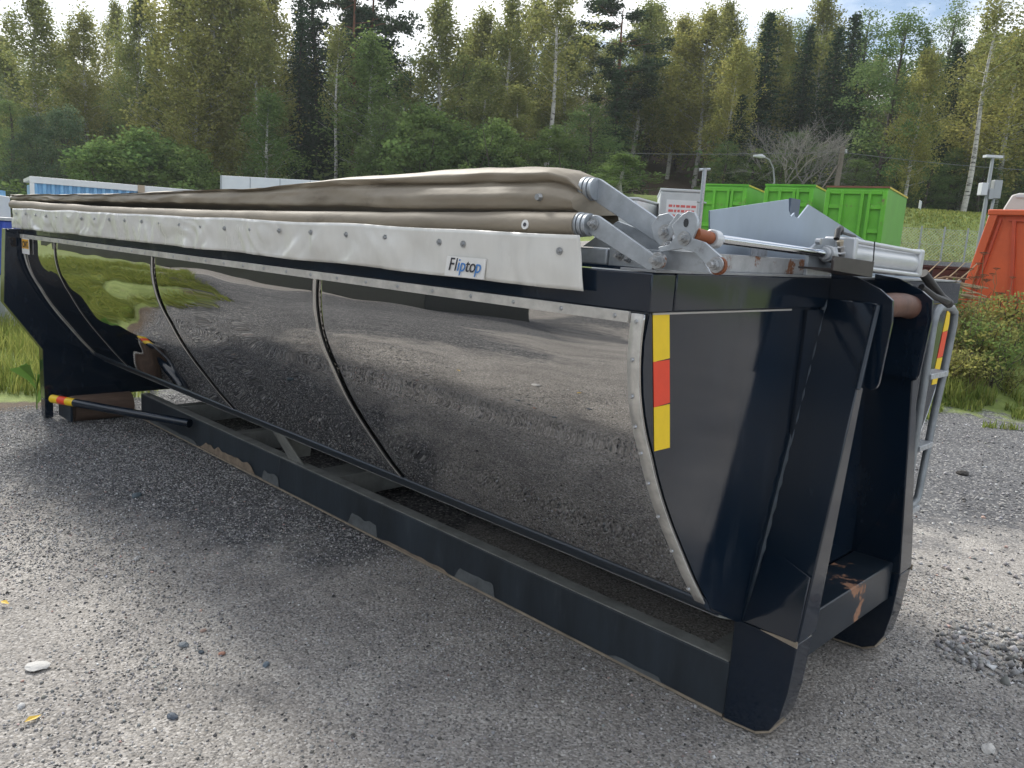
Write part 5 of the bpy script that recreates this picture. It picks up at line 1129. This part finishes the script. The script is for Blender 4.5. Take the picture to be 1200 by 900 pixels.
MB().box(-2.2, .62, 0, 2.2, .75, 1.98).build('body', WH2, t, local=True, bevel=.02); MB().box(-.50, -.24, -.01, -.001, .8, 1.96).build('red_stripe', mat('truck_red', (.6, .03, .03), rough=.4), t, local=True)
MB().box(-2.2, .60, .1, 2.1, .48, .749).build('chassis', RUBBER, t, local=True)
for k in (0, 1): MB().tube([(-.1-1.3*k, .0, .42), (-.1-1.3*k, .3, .42)], .41, 20).build('wheel', RUBBER, t, local=True)
MB().box(-2.2, .55, .02, 2.1, 1.985, 2.10).build('roof_rail', SEAB, t, local=True)
p = survey(-33.6, 10.6); t = thing('blue_box', 'deep blue tank box at the grass edge on the left', 'box', (p.x, p.y, tz(p.x, p.y)-.05), None, VA+math.radians(10))
h = 1.56-tz(p.x, p.y)
MB().box(-1.0, .22, 0, .8, .75, h).build('body', mat('deep_blue', (.015, .06, .42), rough=.4, var=.15), t, local=True, bevel=.03); MB().box(-1.0, .24, -.02, .82, h+.001, h+.04).build('lid', mat('pale_lid', (.45, .47, .5), rough=.4), t, local=True)
for xk in (-.9, .05): MB().box(xk, xk+.1, .05, .75, 0, .749).build('leg', LAMPG, t, local=True)

t = thing('dark_trailer', 'long dark trailer mirrored along the top of the steel side', 'trailer', (-33.0, -5.2, 0))
MB().box(0, 22.5, -2.5, 0, .30, 3.1).build('body', mat('dark_green_grey', (.03, .035, .035), rough=.5, var=.2), t, local=True, bevel=.03)
MB().box(0, 21, .001, .03, .32, .40).build('side_rail', LAMPG, t, local=True)
for k in range(6): MB().tube([(1.2+3.7*k, .0, .34), (1.2+3.7*k, -.4, .34)], .33, 20).build('wheel', RUBBER, t, local=True)

# the air of the yard: thin even haze
hz_ = bpy.data.materials.new('haze_air'); hz_.use_nodes = True; ht = hz_.node_tree; ht.nodes.clear()
ho = ht.nodes.new('ShaderNodeOutputMaterial'); hv_ = ht.nodes.new('ShaderNodeVolumePrincipled'); hv_.inputs['Color'].default_value = (.86, .91, .95, 1); hv_.inputs['Density'].default_value = .0006; hv_.inputs['Anisotropy'].default_value = .2
ht.links.new(hv_.outputs[0], ho.inputs['Volume'])
o = MB().box(-640, 640, -640, 640, -3, 45).build('haze', hz_); o['kind'] = 'stuff'; o['label'] = 'thin pale haze in the air over the yard and wood'
